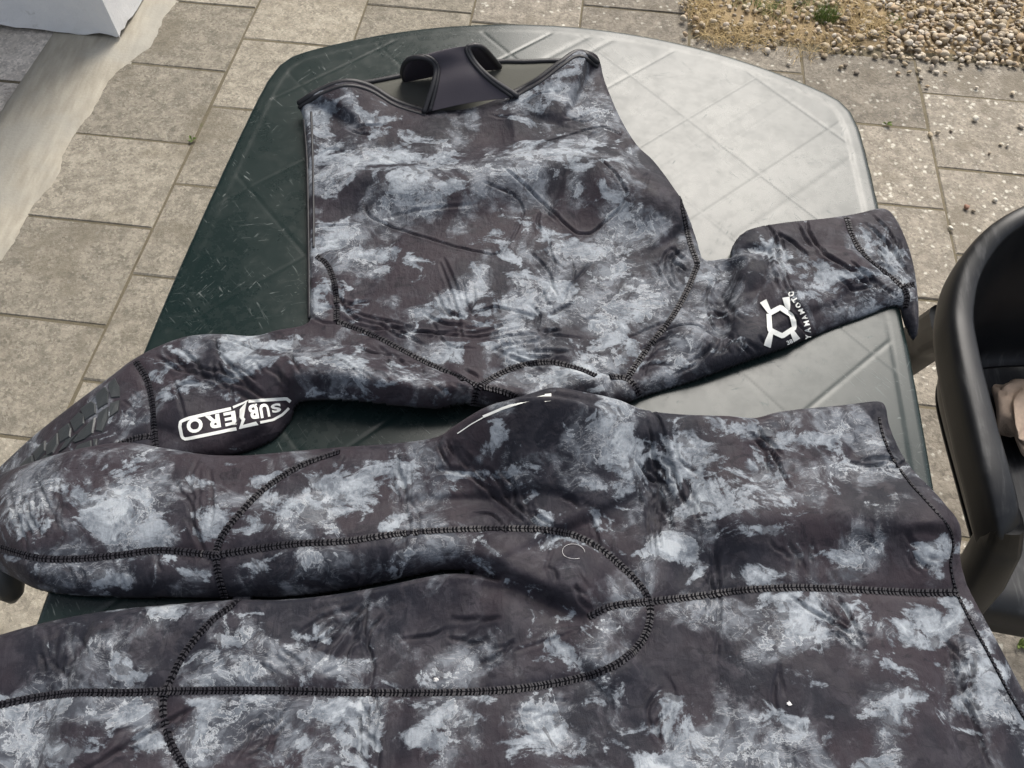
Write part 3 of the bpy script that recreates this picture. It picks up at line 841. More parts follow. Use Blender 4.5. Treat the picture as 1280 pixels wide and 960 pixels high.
J_BUMPS = [
    # soft big forms
    hill([(400, 215), (480, 222), (560, 228), (640, 212), (720, 196), (790, 196)], .050, .028, s2=.034),
    hill([(700, 235), (770, 225), (830, 250), (850, 290)], .040, .026),
    hill([(430, 160), (480, 170)], .04, .004), hill([(700, 120), (690, 150)], .035, .006),
    hill([(560, 150), (600, 170), (640, 160)], .035, -.008),
    hill([(480, 330), (620, 350), (720, 330)], .09, .008),
    hill([(240, 455), (330, 455), (430, 455), (520, 480)], .030, .018),
    hill([(350, 480), (430, 482), (520, 488), (590, 494)], .022, .012, s2=.014, taper=.1), hill([(560, 490), (640, 505), (720, 510)], .02, .012),
    hill([(225, 470), (215, 540)], .028, .012), hill([(300, 520), (340, 530)], .022, .012),
    hill([(935, 320), (985, 360), (1000, 400)], .035, .020), hill([(1040, 310), (1080, 350)], .035, .012),
    hill([(915, 330), (905, 380), (900, 430)], .013, -.016, taper=.1), hill([(928, 318), (920, 370), (912, 425)], .014, .014),
    hill([(835, 420), (870, 415), (880, 440)], .018, .008),
    hill([(560, 440), (640, 430), (720, 430)], .03, .006),
    hill([(700, 478), (735, 470), (760, 490)], .016, .012),
    # moulded chest outlines
    crease([(456, 252), (459, 268), (480, 281), (545, 302), (600, 316), (622, 317), (636, 305), (652, 274), (653, 260), (640, 246), (603, 230)], .0026, .0030, .04),
    crease([(629, 209), (660, 240), (700, 275), (722, 292), (738, 293), (755, 280), (770, 268), (782, 248), (779, 235), (765, 210), (747, 195)], .0028, .0034, .04),
    crease([(655, 232), (680, 262), (700, 280)], .0025, .002),
    # wrinkles
    crease([(550, 328), (558, 350), (570, 385), (578, 425)], .003, .003), crease([(558, 370), (570, 400), (578, 422)], .0025, .002),
    crease([(688, 285), (686, 305), (693, 330), (690, 345)]), crease([(740, 325), (725, 345), (708, 365), (700, 390)], .003, .003),
    crease([(690, 350), (680, 370), (665, 385)]), crease([(660, 380), (675, 395), (670, 412)]),
    crease([(425, 385), (455, 395), (500, 405), (520, 412)], .003, .003), crease([(440, 398), (480, 408), (540, 418), (600, 421), (640, 412), (665, 408)], .003, .0032),
    crease([(430, 400), (470, 412), (530, 420)], .0025, .002), crease([(600, 428), (650, 418), (700, 420), (730, 424)], .003, .003), crease([(780, 425), (810, 412), (835, 402)], .0025, .0025),
    crease([(388, 287), (405, 283), (440, 281)], .0025, .0025), crease([(480, 275), (520, 266), (560, 262), (600, 258)], .003, .0018),
    crease([(845, 308), (832, 318), (828, 335), (838, 355), (848, 365)], .0035, .004), crease([(850, 314), (838, 325), (838, 340), (846, 358)], .003, .003), crease([(860, 312), (845, 318), (822, 333), (828, 350)], .003, .002),
    crease([(778, 170), (755, 158), (730, 163), (700, 172), (650, 180)], .0028, .0028), crease([(757, 160), (737, 162), (718, 163)], .002, .002),
    crease([(830, 414), (855, 406), (875, 408), (890, 422)], .003, .004), crease([(840, 470), (870, 455), (885, 438), (880, 425)], .003, .003),
    crease([(800, 225), (812, 215), (805, 240)], .0025, .002), crease([(590, 200), (588, 207), (585, 215)], .002, .002),
    # left sleeve
    crease([(195, 445), (210, 455), (222, 462), (245, 470), (270, 474), (300, 480), (325, 495)], .0042, .0060), crease([(205, 440), (225, 455), (250, 462), (280, 466), (310, 480)], .0035, .004),
    crease([(270, 440), (300, 470), (320, 490), (332, 500)], .004, .005), crease([(285, 424), (300, 430), (325, 440)], .003, .003), crease([(215, 470), (225, 500), (232, 530)], .003, .003), crease([(290, 500), (288, 480), (275, 470)], .003, .003),
    crease([(340, 430), (350, 437), (380, 440)], .003, .003), crease([(400, 440), (430, 452), (455, 475)], .003, .003), crease([(455, 430), (500, 452), (540, 470)], .003, .002),
    # right sleeve
    crease([(962, 283), (968, 305), (975, 325), (985, 350), (997, 378), (1008, 398)], .0035, .0045), crease([(970, 285), (980, 310), (985, 330)], .003, .003), crease([(995, 278), (1004, 297), (1015, 310)], .003, .004),
    crease([(1005, 275), (1015, 300), (1030, 320), (1062, 337), (1095, 354), (1120, 372)], .0038, .0060), crease([(978, 380), (988, 395), (1000, 410), (1015, 420)], .003, .004), crease([(1040, 375), (1050, 390)], .003, .003),
    crease([(1080, 278), (1098, 295), (1120, 320), (1135, 345)], .004, .005), crease([(1090, 268), (1110, 290), (1130, 320)], .003, .004), crease([(893, 334), (898, 345), (893, 365)], .003, .003),
]
J_BUMPS += fan((930, 425), (900, 445), (905, 400), (880, 450), 6, .0022, .003, 3)
J_BUMPS += fan((300, 548), (285, 560), (350, 525), (335, 548), 9, .0018, .0022, 4, 2)
J_BUMPS += fan((160, 480), (175, 500), (150, 520), (175, 540), 5, .002, .0022, 5, 3)
J_BUMPS += fan((1070, 285), (1120, 345), (1085, 275), (1135, 335), 4, .0025, .003, 8, 3)
for sm in J_SEAMS: J_BUMPS.append(dict(p=sm, s=.0060, h=-.0024, taper=.08, fine=1))
J_TONES = [(402, 140, 18, 26, .7), (440, 140, 22, 18, .5), (470, 160, 30, 22, .62), (430, 205, 48, 16, .85), (500, 195, 48, 12, .95), (565, 186, 30, 9, .6), (520, 240, 60, 20, .9), (600, 210, 70, 8, .62), (690, 188, 90, 9, .85), (700, 85, 20, 18, .7), (690, 112, 24, 14, .85), (655, 140, 36, 16, .65), (745, 140, 16, 10, .65),
 (760, 195, 28, 10, .6), (772, 228, 22, 32, .72), (722, 232, 10, 28, .6), (790, 268, 26, 26, .75), (695, 300, 34, 22, .85), (745, 312, 28, 16, .7), (770, 335, 30, 12, .65), (420, 298, 32, 20, .85), (458, 318, 30, 8, 1.), (395, 330, 12, 18, .5), (515, 323, 10, 5, 1.), (545, 382, 28, 13, 1.), (492, 376, 10, 5, .9), (478, 342, 9, 9, .6),
 (583, 370, 26, 22, .85), (640, 392, 60, 16, .85), (600, 402, 46, 10, .75), (590, 332, 18, 16, .65), (650, 322, 18, 26, .6), (690, 352, 36, 34, .55), (702, 392, 56, 18, .65), (760, 400, 40, 18, .7), (812, 375, 20, 14, .75), (640, 424, 60, 7, .75), (400, 370, 12, 20, .6), (560, 215, 80, 10, .4),
 (232, 445, 18, 14, .5), (302, 440, 30, 16, .8), (262, 485, 30, 24, .6), (212, 500, 12, 36, .62), (345, 440, 50, 10, .6), (425, 452, 40, 15, .65), (482, 472, 50, 10, .7), (545, 488, 30, 8, .55), (560, 442, 60, 15, .65), (640, 442, 60, 8, .7), (172, 500, 12, 10, .85), (160, 520, 18, 8, .75), (400, 490, 50, 6, .4), (180, 470, 12, 10, .6),
 (962, 322, 26, 22, .6), (1000, 328, 36, 18, .8), (1045, 352, 36, 16, .8), (1090, 302, 18, 20, .95), (1112, 325, 14, 20, .95), (1000, 372, 46, 8, .6), (1072, 385, 36, 8, .65), (882, 348, 22, 9, .65), (872, 385, 26, 18, .5), (935, 390, 18, 18, .5), (840, 445, 20, 14, .5), (720, 465, 36, 9, .95), (690, 475, 30, 7, .8),
 (605, 165, 30, 22, -.6), (480, 250, 14, 14, -.4), (560, 290, 60, 14, -.4), (700, 260, 30, 20, -.5), (830, 250, 26, 30, -.6), (500, 360, 30, 20, -.5), (830, 320, 30, 25, -.4), (980, 405, 26, 30, -.9), (270, 530, 55, 16, -.8), (1010, 290, 40, 14, -.5), (540, 145, 60, 20, -.5)]
def puckers(areas, seed):
    r = random.Random(seed); out = []
    for (x, y, rx, ry, ang, n, L, h) in areas:
        for i in range(n):
            cx, cy = x+r.gauss(0, rx*.5), y+r.gauss(0, ry*.5); a = math.radians(ang+r.gauss(0, 16)); l = L*r.uniform(.5, 1.2); k = r.uniform(-.25, .25)*l
            d = np.array([math.cos(a), math.sin(a)]); nn = np.array([-d[1], d[0]]); c_ = np.array([cx, cy])
            out.append(crease([tuple(c_-d*l/2), tuple(c_+nn*k), tuple(c_+d*l/2)], r.uniform(.0026, .0042), h*r.uniform(.6, 1.3)))
    return out
J_BUMPS += puckers([(520, 410, 90, 14, 8, 9, 70, .003), (680, 400, 60, 20, -12, 7, 45, .003), (690, 330, 30, 50, 75, 7, 40, .003), (560, 370, 30, 40, 70, 5, 50, .003), (430, 390, 30, 20, 15, 5, 45, .003), (250, 460, 50, 25, 30, 8, 45, .004), (330, 470, 40, 30, 45, 6, 40, .0035), (470, 460, 70, 20, 25, 8, 45, .003), (570, 470, 40, 20, 40, 5, 30, .003),
 (840, 335, 22, 30, 60, 6, 35, .0035), (830, 440, 40, 20, -30, 6, 40, .0035), (900, 400, 20, 40, 80, 6, 50, .004), (990, 320, 30, 30, 65, 6, 50, .004), (1070, 340, 40, 25, 40, 6, 50, .004), (940, 430, 40, 12, 60, 6, 24, .003), (1110, 310, 16, 25, 60, 5, 30, .0035), (450, 190, 40, 30, 10, 4, 40, .002), (700, 150, 50, 30, -10, 5, 45, .0025), (640, 440, 80, 12, 5, 6, 60, .0025), (420, 360, 12, 40, 80, 4, 30, .002)], 41)
J_LOC = np.array([.0, .66, TZ])
jacket = thing('wetsuit_jacket', 'camouflage wetsuit jacket laid out on the far half of the table with both sleeves spread', 'wetsuit', tuple(J_LOC))
JS = Sheet(j_out, .007, .017, J_BUMPS)
JS.build('body', M_CAMO_J, jacket, J_TONES, J_LOC)
for sm in J_SEAMS: seam(JS, sm, jacket, J_LOC)
# black bound waist edge, two rolls
WAIST = [(374, 129), (400, 113), (432, 102), (462, 108), (495, 127), (532, 139)]
WAIST2 = [(638, 119), (672, 100), (700, 79), (724, 65), (747, 78)]
for wl_ in (WAIST, WAIST2):
    edge_tube(JS, [(x, y-.5) for x, y in wl_], jacket, J_LOC, .0046, 'binding', M_BIND, -.001)
    edge_tube(JS, [(x, y+5) for x, y in wl_], jacket, J_LOC, .0030, 'binding', M_BIND, -.0008)
edge_tube(JS, [(380, 150), (384, 200), (386, 300), (387, 398)], jacket, J_LOC, .0022, 'side_seam', M_BIND, .0)
edge_tube(JS, [(389, 140), (391, 200), (392, 260), (392, 310)], jacket, J_LOC, .0016, 'side_seam', M_BIND, .0)
# the back panel seen through the open waist, smooth grey inside
def back_panel():
    far = [(392, 122, .722), (425, 112, .724), (480, 101, .726), (510, 95, .726), (560, 86, .726), (620, 79, .726), (655, 79, .726), (700, 78, .726), (738, 84, .726)]
    P = np.array([at(*p) for p in smooth_line(np.array(far, float), step=12)])
    V = []; n = len(P)
    for k in range(7):
        f = k/6
        for p in P: V.append((p[0]+(.05*f*f if p[0] < -.2 else 0), p[1]-.10*f, p[2]+.0016+.002*f+.003*math.sin(p[0]*30)*f*(1-f)))
    for k in range(7):
        f = k/6
        for p in P: V.append((p[0]+(.05*f*f if p[0] < -.2 else 0), p[1]-.10*f, TZ+.0012))
    Fs = [(k*n+i, k*n+i+1, (k+1)*n+i+1, (k+1)*n+i) for k in range(6) for i in range(n-1)]
    o7 = 7*n; Fs += [(o7+(k+1)*n+i, o7+(k+1)*n+i+1, o7+k*n+i+1, o7+k*n+i) for k in range(6) for i in range(n-1)]
    Fs += [(i+1, i, o7+i, o7+i+1) for i in range(n-1)]
    mesh_obj('back_panel', np.array(V)-J_LOC, Fs, M_LINING, jacket)
    mb = MB(); mb.tube(P+np.array([0, 0, .002])-J_LOC, .0042, 8); mb.build('binding', M_BIND, jacket)
back_panel()
# crotch strap looped over the front edge
def strap():
    Lp = [(506, 100, .730), (503, 90, .752), (508, 77, .778), (520, 72, .790), (536, 74, .790), (545, 86, .778), (541, 108, .766), (530, 141, .744)]
    Rp = [(625, 84, .730), (617, 74, .752), (606, 62, .785), (596, 57, .797), (586, 60, .796), (592, 76, .784), (612, 97, .770), (648, 121, .748)]
    Lc = np.array([at(*p) for p in smooth_line(np.array(Lp, float), step=4)]); Rc = np.array([at(*p) for p in smooth_line(np.array(Rp, float), step=4)])
    n = 44
    def rs(P):
        s = np.r_[0, np.cumsum(np.linalg.norm(np.diff(P, axis=0), axis=1))]; t = np.linspace(0, s[-1], n); return np.stack([np.interp(t, s, P[:, k]) for k in range(3)], 1)
    Lc, Rc = rs(Lc), rs(Rc); m = 17; th = .004
    top = np.array([[Lc[i]*(1-q/(m-1))+Rc[i]*q/(m-1)+np.array([0, 0, .004*math.sin(math.pi*q/(m-1))]) for q in range(m)] for i in range(n)])
    du = np.gradient(top, axis=0); dv = np.gradient(top, axis=1); N = np.cross(du, dv); N /= np.linalg.norm(N, axis=2)[..., None]+1e-12
    if N[n//2, m//2, 2] < 0: N = -N
    bot = top-N*th
    V = np.vstack([top.reshape(-1, 3), bot.reshape(-1, 3)]); k0 = n*m; Fs = []
    for i in range(n-1):
        for q in range(m-1):
            a = i*m+q; Fs.append((a, a+1, a+m+1, a+m)); Fs.append((k0+a, k0+a+m, k0+a+m+1, k0+a+1))
        for q in (0, m-1): a = i*m+q; Fs.append((a, a+m, k0+a+m, k0+a))
    o = mesh_obj('crotch_strap', V-J_LOC, Fs, M_STRAP, jacket)
    for e_, q in ((top[:, 0], 1), (top[:, -1], m-2)):
        mb = MB(); mb.tube(e_-J_LOC, .0040, 8); mb.build('binding', M_BIND, o)
        mb = MB(); mb.tube(top[:, q]+N[:, q]*.0008-J_LOC, .0026, 8); mb.build('binding', M_BIND, o)
strap()

# printed marks -----------------------------------------------------------------
def text_mesh(ch):
    c = bpy.data.curves.new('t', 'FONT'); c.body = ch; c.size = 1; c.align_x = 'CENTER'; c.offset = .04; c.resolution_u = 4
    o = bpy.data.objects.new('t', c); COL.objects.link(o)
    dg = bpy.context.evaluated_depsgraph_get(); me = bpy.data.meshes.new_from_object(o.evaluated_get(dg))
    bm = bmesh.new(); bm.from_mesh(me); bmesh.ops.triangulate(bm, faces=bm.faces)
    bmesh.ops.subdivide_edges(bm, edges=bm.edges, cuts=1, use_grid_fill=True); bmesh.ops.triangulate(bm, faces=bm.faces)
    v = np.array([x.co[:2] for x in bm.verts]); f = [[q.index for q in x.verts] for x in bm.faces]; bm.free()
    bpy.data.objects.remove(o); bpy.data.curves.remove(c); bpy.data.meshes.remove(me)
    v -= (v.max(0)+v.min(0))/2; v /= np.maximum(v.max(0)-v.min(0), 1e-6)
    return v, f
class Print:
    """flat print lying on a sheet; geometry given in photograph pixels"""
    def __init__(s, S): s.S = S; s.v = []; s.f = []
    def glyph(s, ch, cx, cy, xv, yv):
        v, f = text_mesh(ch); b = len(s.v)
        for a in v: s.v.append((cx+xv[0]*a[0]+yv[0]*a[1], cy+xv[1]*a[0]+yv[1]*a[1]))
        s.f += [tuple(b+i for i in t) for t in f]
    def bar(s, pts, w, closed=False, step=3):
        P = np.array(pts, float); P = resample(np.vstack([P, P[:1]]) if closed else P, step)
        T = np.gradient(P, axis=0); T /= np.linalg.norm(T, axis=1)[:, None]; n = np.stack([-T[:, 1], T[:, 0]], 1); b = len(s.v)
        for p, q in zip(P, n): s.v += [tuple(p-q*w/2), tuple(p), tuple(p+q*w/2)]
        for i in range(len(P)-1):
            for k in (0, 1): s.f.append((b+i*3+k, b+i*3+k+1, b+i*3+k+4, b+i*3+k+3))
    def quad(s, a, b_, c, d, n=6):
        a, b_, c, d = map(lambda x: np.array(x, float), (a, b_, c, d)); b = len(s.v)
        for j in range(n+1):
            for i in range(n+1):
                u, v = i/n, j/n; s.v.append(tuple(a*(1-u)*(1-v)+b_*u*(1-v)+c*u*v+d*(1-u)*v))
        for j in range(n):
            for i in range(n): k = b+j*(n+1)+i; s.f.append((k, k+1, k+n+2, k+n+1))
    def build(s, name, parent, loc, lift=.0007):
        V = []
        for x, y in s.v:
            p = s.S.hit(x, y); N = s.S.nrm(p[:2]); V.append(p+N*lift-np.asarray(loc))
        o = mesh_obj(name, V, s.f, M_PRINT, parent)
        # face upwards
        return o
p = Print(JS)
p.bar([(289, 511), (262, 517), (236, 523), (226, 527), (225, 533), (228, 547), (232, 549), (262, 543), (296, 536)], 4)
p.bar([(311, 502), (333, 500), (358, 498), (363, 502)], 4); p.bar([(325, 528), (341, 525), (353, 518), (361, 510)], 3)
p.quad((292, 511), (309, 503), (311, 500), (291, 508)); p.quad((300, 512), (309, 502), (304, 528), (300, 522)); p.quad((304, 521), (307, 524), (302, 536), (299, 536)); p.quad((301, 532), (320, 527), (323, 531), (300, 536))
for ch, cx, cy, w, h in (('O', 243.5, 532, 20, 18), ('R', 266.5, 527.5, 18, 17), ('E', 288, 523.5, 15, 17), ('B', 317, 515, 11, 18), ('U', 330.5, 513.5, 12, 17), ('S', 345, 510, 12, 11)):
    p.glyph(ch, cx, cy, (-w*.98, w*.2), (h*.16, h))
p.build('printed_logo', jacket, J_LOC)
p = Print(JS)
hexc = np.array([977, 401.0]); hx = [(961, 393), (975, 385), (989, 394), (992, 410), (977, 420), (962, 413)]
p.bar(hx, 6.2, True, 2)
for a, b_ in (((962, 391), (954, 377)), ((985, 388), (982, 372)), ((964, 413), (958, 433)), ((988, 413), (995, 425))):
    a = np.array(a); b_ = np.array(b_); d = (b_-a)/np.linalg.norm(b_-a); n_ = np.array([-d[1], d[0]])
    p.quad(a-n_*2.5, a+n_*2.5, b_+n_*4.6, b_-n_*4.6, 3)
word = 'YAMAMOTO'; path = resample(smooth_line(np.array([(1009, 421), (1008, 408), (1003, 394), (996, 380), (988, 368)], float), step=2), 55/7.001)
path = resample(path, np.linalg.norm(np.diff(path, axis=0), axis=1).sum()/7.0)
for k, ch in enumerate(word):
    q = path[min(k, len(path)-1)]; t = path[min(k+1, len(path)-1)]-path[max(k-1, 0)]; t /= np.linalg.norm(t); up = np.array([t[1], -t[0]])
    p.glyph(ch, q[0], q[1], tuple(t*6.0), tuple(up*7.0))
p.glyph('38', 986, 427, (7, -3), (-2, -5))
p.build('printed_emblem', jacket, J_LOC, .0016)

# rubber grip scales on the left forearm
def scale(poly, h=.0016):
    P = np.array([(x/6, 440+y/6) for x, y in poly], float); c = P.mean(0)
    bot = [JS.hit(*q) for q in P]; top = [JS.hit(*(c+(q-c)*.86)) for q in P]; n = len(P)
    N = JS.nrm(np.mean(bot, 0)[:2]); V = [b-J_LOC-N*.001 for b in bot]+[t-J_LOC+N*h for t in top]+[np.mean(top, 0)-J_LOC+N*h*1.25]
    Fs = [(i, (i+1) % n, n+(i+1) % n, n+i) for i in range(n)]+[(n+i, n+(i+1) % n, 2*n) for i in range(n)]
    mesh_obj('grip_scale', V, Fs, M_RUBBER, jacket, False)
for poly in [[(810, 240), (865, 190), (900, 260), (905, 345), (835, 352), (822, 300)], [(825, 385), (905, 355), (890, 450), (820, 500)], [(715, 320), (790, 255), (818, 300), (815, 390), (735, 440)], [(740, 455), (818, 400), (815, 500), (770, 610), (715, 600)],
             [(600, 430), (690, 365), (720, 390), (725, 465), (640, 520)], [(525, 520), (595, 450), (640, 470), (635, 540), (560, 610)], [(610, 590), (725, 480), (705, 610), (640, 660), (560, 690), (540, 680)], [(440, 590), (520, 530), (540, 570), (530, 640), (450, 690)],
             [(350, 700), (440, 600), (440, 690), (400, 760), (350, 790)], [(440, 760), (500, 660), (590, 610), (500, 720)], [(250, 760), (345, 660), (345, 740), (270, 830)], [(270, 850), (345, 770), (420, 780), (340, 860)], [(150, 850), (245, 770), (260, 850), (170, 910)], [(540, 770), (580, 700), (690, 660), (700, 730), (620, 770)], [(60, 930), (140, 860), (160, 915), (90, 945)], [(700, 650), (735, 650), (735, 730), (705, 735)], [(410, 830), (520, 740), (530, 790)]]:
    scale(poly)

#TROUSERS
# ------------------------------------------------------------------ wetsuit trousers
T_SEAMS = [
    [(-30, 676), (0, 684), (45, 697), (90, 699), (150, 694), (200, 688), (268, 694)],
    [(268, 694), (320, 686), (370, 680), (430, 677), (495, 668), (560, 663), (640, 661), (700, 665), (742, 681), (780, 711), (806, 740), (813, 765), (806, 795), (785, 820), (750, 840), (700, 853), (640, 862), (560, 866), (450, 866), (330, 863), (208, 864)],
    [(208, 864), (150, 866), (100, 866), (40, 873), (-30, 888)],
    [(425, 565), (375, 583), (330, 612), (300, 642), (278, 670), (269, 694)],
    [(270, 696), (273, 718), (281, 746)],
    [(298, 751), (262, 779), (232, 815), (216, 845), (207, 864)],
    [(206, 866), (204, 890), (212, 925), (228, 955), (240, 975)],
    [(735, 771), (765, 758), (812, 752)],
    [(814, 752), (870, 746), (930, 738), (985, 735), (1040, 736), (1100, 739), (1150, 741), (1198, 741)],
]
t_out = [(-90, 640, .006, .03), (-40, 612, .006, .03), (0, 598, .008, .03), (60, 577, .010, .034), (110, 563, .012, .036), (160, 556, .012, .036), (210, 563, .010, .036), (260, 571, .008, .034), (310, 572, .008, .034), (370, 567, .008, .032), (430, 562, .008, .03), (500, 557, .010, .03), (548, 551, .020, .02),
 (562, 543, .030, .014), (590, 527, .042, .012), (625, 511, .052, .012), (660, 500, .060, .012), (692, 492, .064, .012), (730, 497, .056, .016), (770, 505, .040, .02), (800, 517, .022, .02), (830, 522, .014, .018), (870, 525, .012, .016), (905, 527, .012, .014), (935, 530, .010, .012), (962, 523, .014, .012), (1000, 518, .014, .012), (1045, 514, .012, .010), (1086, 511, .010, .006),
 (1099, 520, .010, .005), (1104, 545, .008, .005), (1117, 575, .008, .005), (1140, 607, .012, .006), (1168, 636, .022, .008), (1188, 658, .028, .010), (1193, 680, .022, .008), (1190, 705, .014, .006), (1197, 738, .008, .005), (1213, 772, .008, .005), (1236, 815, .008, .006), (1262, 865, .008, .006), (1292, 915, .008, .006), (1320, 970, .008, .006), (1330, 1030, .008, .010),
 (1100, 1040, .006, .02), (700, 1045, .006, .02), (300, 1045, .006, .02), (-100, 1040, .006, .02), (-120, 940, .006, .02), (-110, 850, .006, .02), (-60, 815, .006, .02), (0, 797, .006, .022), (60, 780, .006, .024), (120, 768, .006, .024), (180, 761, .006, .022), (240, 756, .006, .018), (300, 752.5, .005, .010), (350, 753, .004, .010), (410, 748, .004, .010), (480, 736, .004, .010), (550, 722, .004, .010), (590, 722, .004, .008), (625, 730, .006, .006), (590, 716, .010, .014), (550, 714.5, .008, .028), (480, 728.5, .006, .034), (410, 741.5, .005, .034), (350, 747, .005, .034), (300, 748, .005, .030),
 (240, 748, .006, .026), (150, 747, .006, .024), (90, 744, .006, .024), (45, 736, .006, .024), (0, 714, .006, .022), (-60, 700, .006, .02), (-100, 690, .006, .02)]
T_BUMPS = [
    # upper leg roll
    hill([(-60, 650), (60, 640), (160, 640), (280, 650), (400, 655), (500, 650)], .040, .016),
    hill([(590, 706), (640, 716), (690, 738), (745, 764)], .034, .012, s2=.006, taper=.2),
    hill([(600, 724), (640, 732), (680, 750), (735, 772)], .006, -.010, s2=.014, taper=.2), hill([(330, 700), (430, 695), (520, 685), (590, 690)], .03, .010),
    # big central fold standing up
    hill([(690, 500), (692, 555), (700, 610), (715, 660)], .056, .022, s2=.060, h1=.010, taper=.05),
    hill([(560, 570), (600, 610), (640, 650)], .026, -.012),
    hill([(812, 545), (815, 600), (820, 670)], .016, -.016), hill([(840, 700), (870, 712), (930, 712)], .028, -.008),
    # ridge across the body
    hill([(860, 640), (950, 642), (1050, 642), (1130, 646), (1190, 664)], .042, .022, s2=.032, taper=.2),
    hill([(870, 570), (980, 570), (1060, 560)], .05, .006),
    hill([(1110, 560), (1135, 600)], .02, -.004), hill([(940, 535), (950, 580), (960, 610)], .014, -.006),
    # lower panels
    hill([(420, 790), (520, 790), (620, 790)], .05, -.010), hill([(250, 820), (330, 835), (450, 845)], .04, .010), hill([(780, 810), (740, 850)], .03, .012),
    hill([(900, 830), (1050, 860), (1180, 870)], .09, .012), hill([(500, 930), (700, 930)], .06, .010), hill([(100, 820), (200, 820)], .04, .014),
    hill([(60, 920), (160, 920)], .05, .012), hill([(700, 700), (760, 740)], .02, .008),
    # single creases
    crease([(561, 556), (575, 575), (600, 603), (622, 622), (640, 640), (655, 652)], .0035, .006), crease([(570, 552), (590, 580), (615, 612)], .003, .004), crease([(652, 610), (660, 640), (670, 662)], .003, .004), crease([(640, 630), (670, 645), (700, 662)], .003, .003),
    crease([(738, 645), (744, 662), (750, 690)], .003, .004), crease([(895, 668), (893, 690), (898, 720), (900, 750), (898, 790), (895, 830)], .003, .0036), crease([(886, 690), (888, 730), (886, 800)], .0026, .0024),
    crease([(980, 740), (1010, 762), (1050, 785), (1085, 815)], .0035, .0045), crease([(1186, 800), (1196, 850), (1215, 900), (1235, 960)], .004, .006), crease([(1075, 585), (1110, 581)], .003, .004), crease([(1060, 578), (1090, 582), (1112, 578)], .003, .004),
    crease([(995, 690), (1010, 720)], .003, .002), crease([(1080, 670), (1100, 690)], .003, .003), crease([(505, 662), (507, 690)], .003, .002), crease([(252, 880), (215, 900), (180, 920), (130, 950)], .0035, .004), crease([(430, 570), (420, 590)], .002, .002),
    crease([(640, 815), (690, 800), (730, 785)], .003, .0022), crease([(500, 800), (540, 795), (560, 785)], .003, .003), crease([(462, 745), (455, 790), (466, 830), (462, 865)], .0035, .004), crease([(830, 880), (835, 940)], .003, .002), crease([(980, 930), (985, 960)], .003, .002),
    crease([(960, 545), (965, 570), (985, 600)], .003, .004), crease([(945, 532), (962, 562), (990, 612)], .003, .004),
]
T_BUMPS += fan((800, 520), (812, 640), (835, 535), (850, 660), 7, .0024, .0042, 11, 5)
T_BUMPS += fan((805, 600), (810, 705), (828, 610), (830, 705), 6, .0022, .0036, 12, 3)
T_BUMPS += fan((826, 560), (868, 660), (850, 590), (885, 655), 4, .0024, .0034, 13, 4)
T_BUMPS += fan((18, 595), (14, 680), (82, 585), (80, 690), 13, .0020, .0026, 14, 3)
T_BUMPS += fan((495, 560), (500, 675), (520, 560), (510, 675), 4, .0022, .0028, 15, 3)
T_BUMPS += fan((545, 555), (560, 600), (570, 550), (600, 600), 5, .0022, .0030, 16, 3)
T_BUMPS += fan((455, 745), (385, 845), (470, 750), (415, 850), 8, .0030, .0046, 17, 5)
T_BUMPS += fan((325, 805), (370, 845), (345, 805), (385, 835), 4, .0028, .0036, 18, 3)
T_BUMPS += fan((440, 870), (450, 955), (480, 870), (465, 955), 5, .0026, .0030, 19, 4)
T_BUMPS += fan((330, 900), (300, 945), (370, 890), (330, 950), 5, .0026, .0030, 20, 4)
T_BUMPS += fan((230, 570), (220, 640), (270, 575), (265, 690), 4, .0022, .0022, 21, 4)
T_BUMPS += fan((60, 790), (70, 850), (110, 780), (100, 860), 4, .0022, .0018, 22, 4)
T_BUMPS += fan((40, 705), (30, 740), (80, 705), (70, 742), 5, .0022, .0026, 23, 2)
T_BUMPS += fan((560, 540), (580, 570), (545, 555), (560, 590), 4, .0022, .0030, 24, 2)
for sm in T_SEAMS: T_BUMPS.append(dict(p=sm, s=.0062, h=-.0028, taper=.05, fine=1))
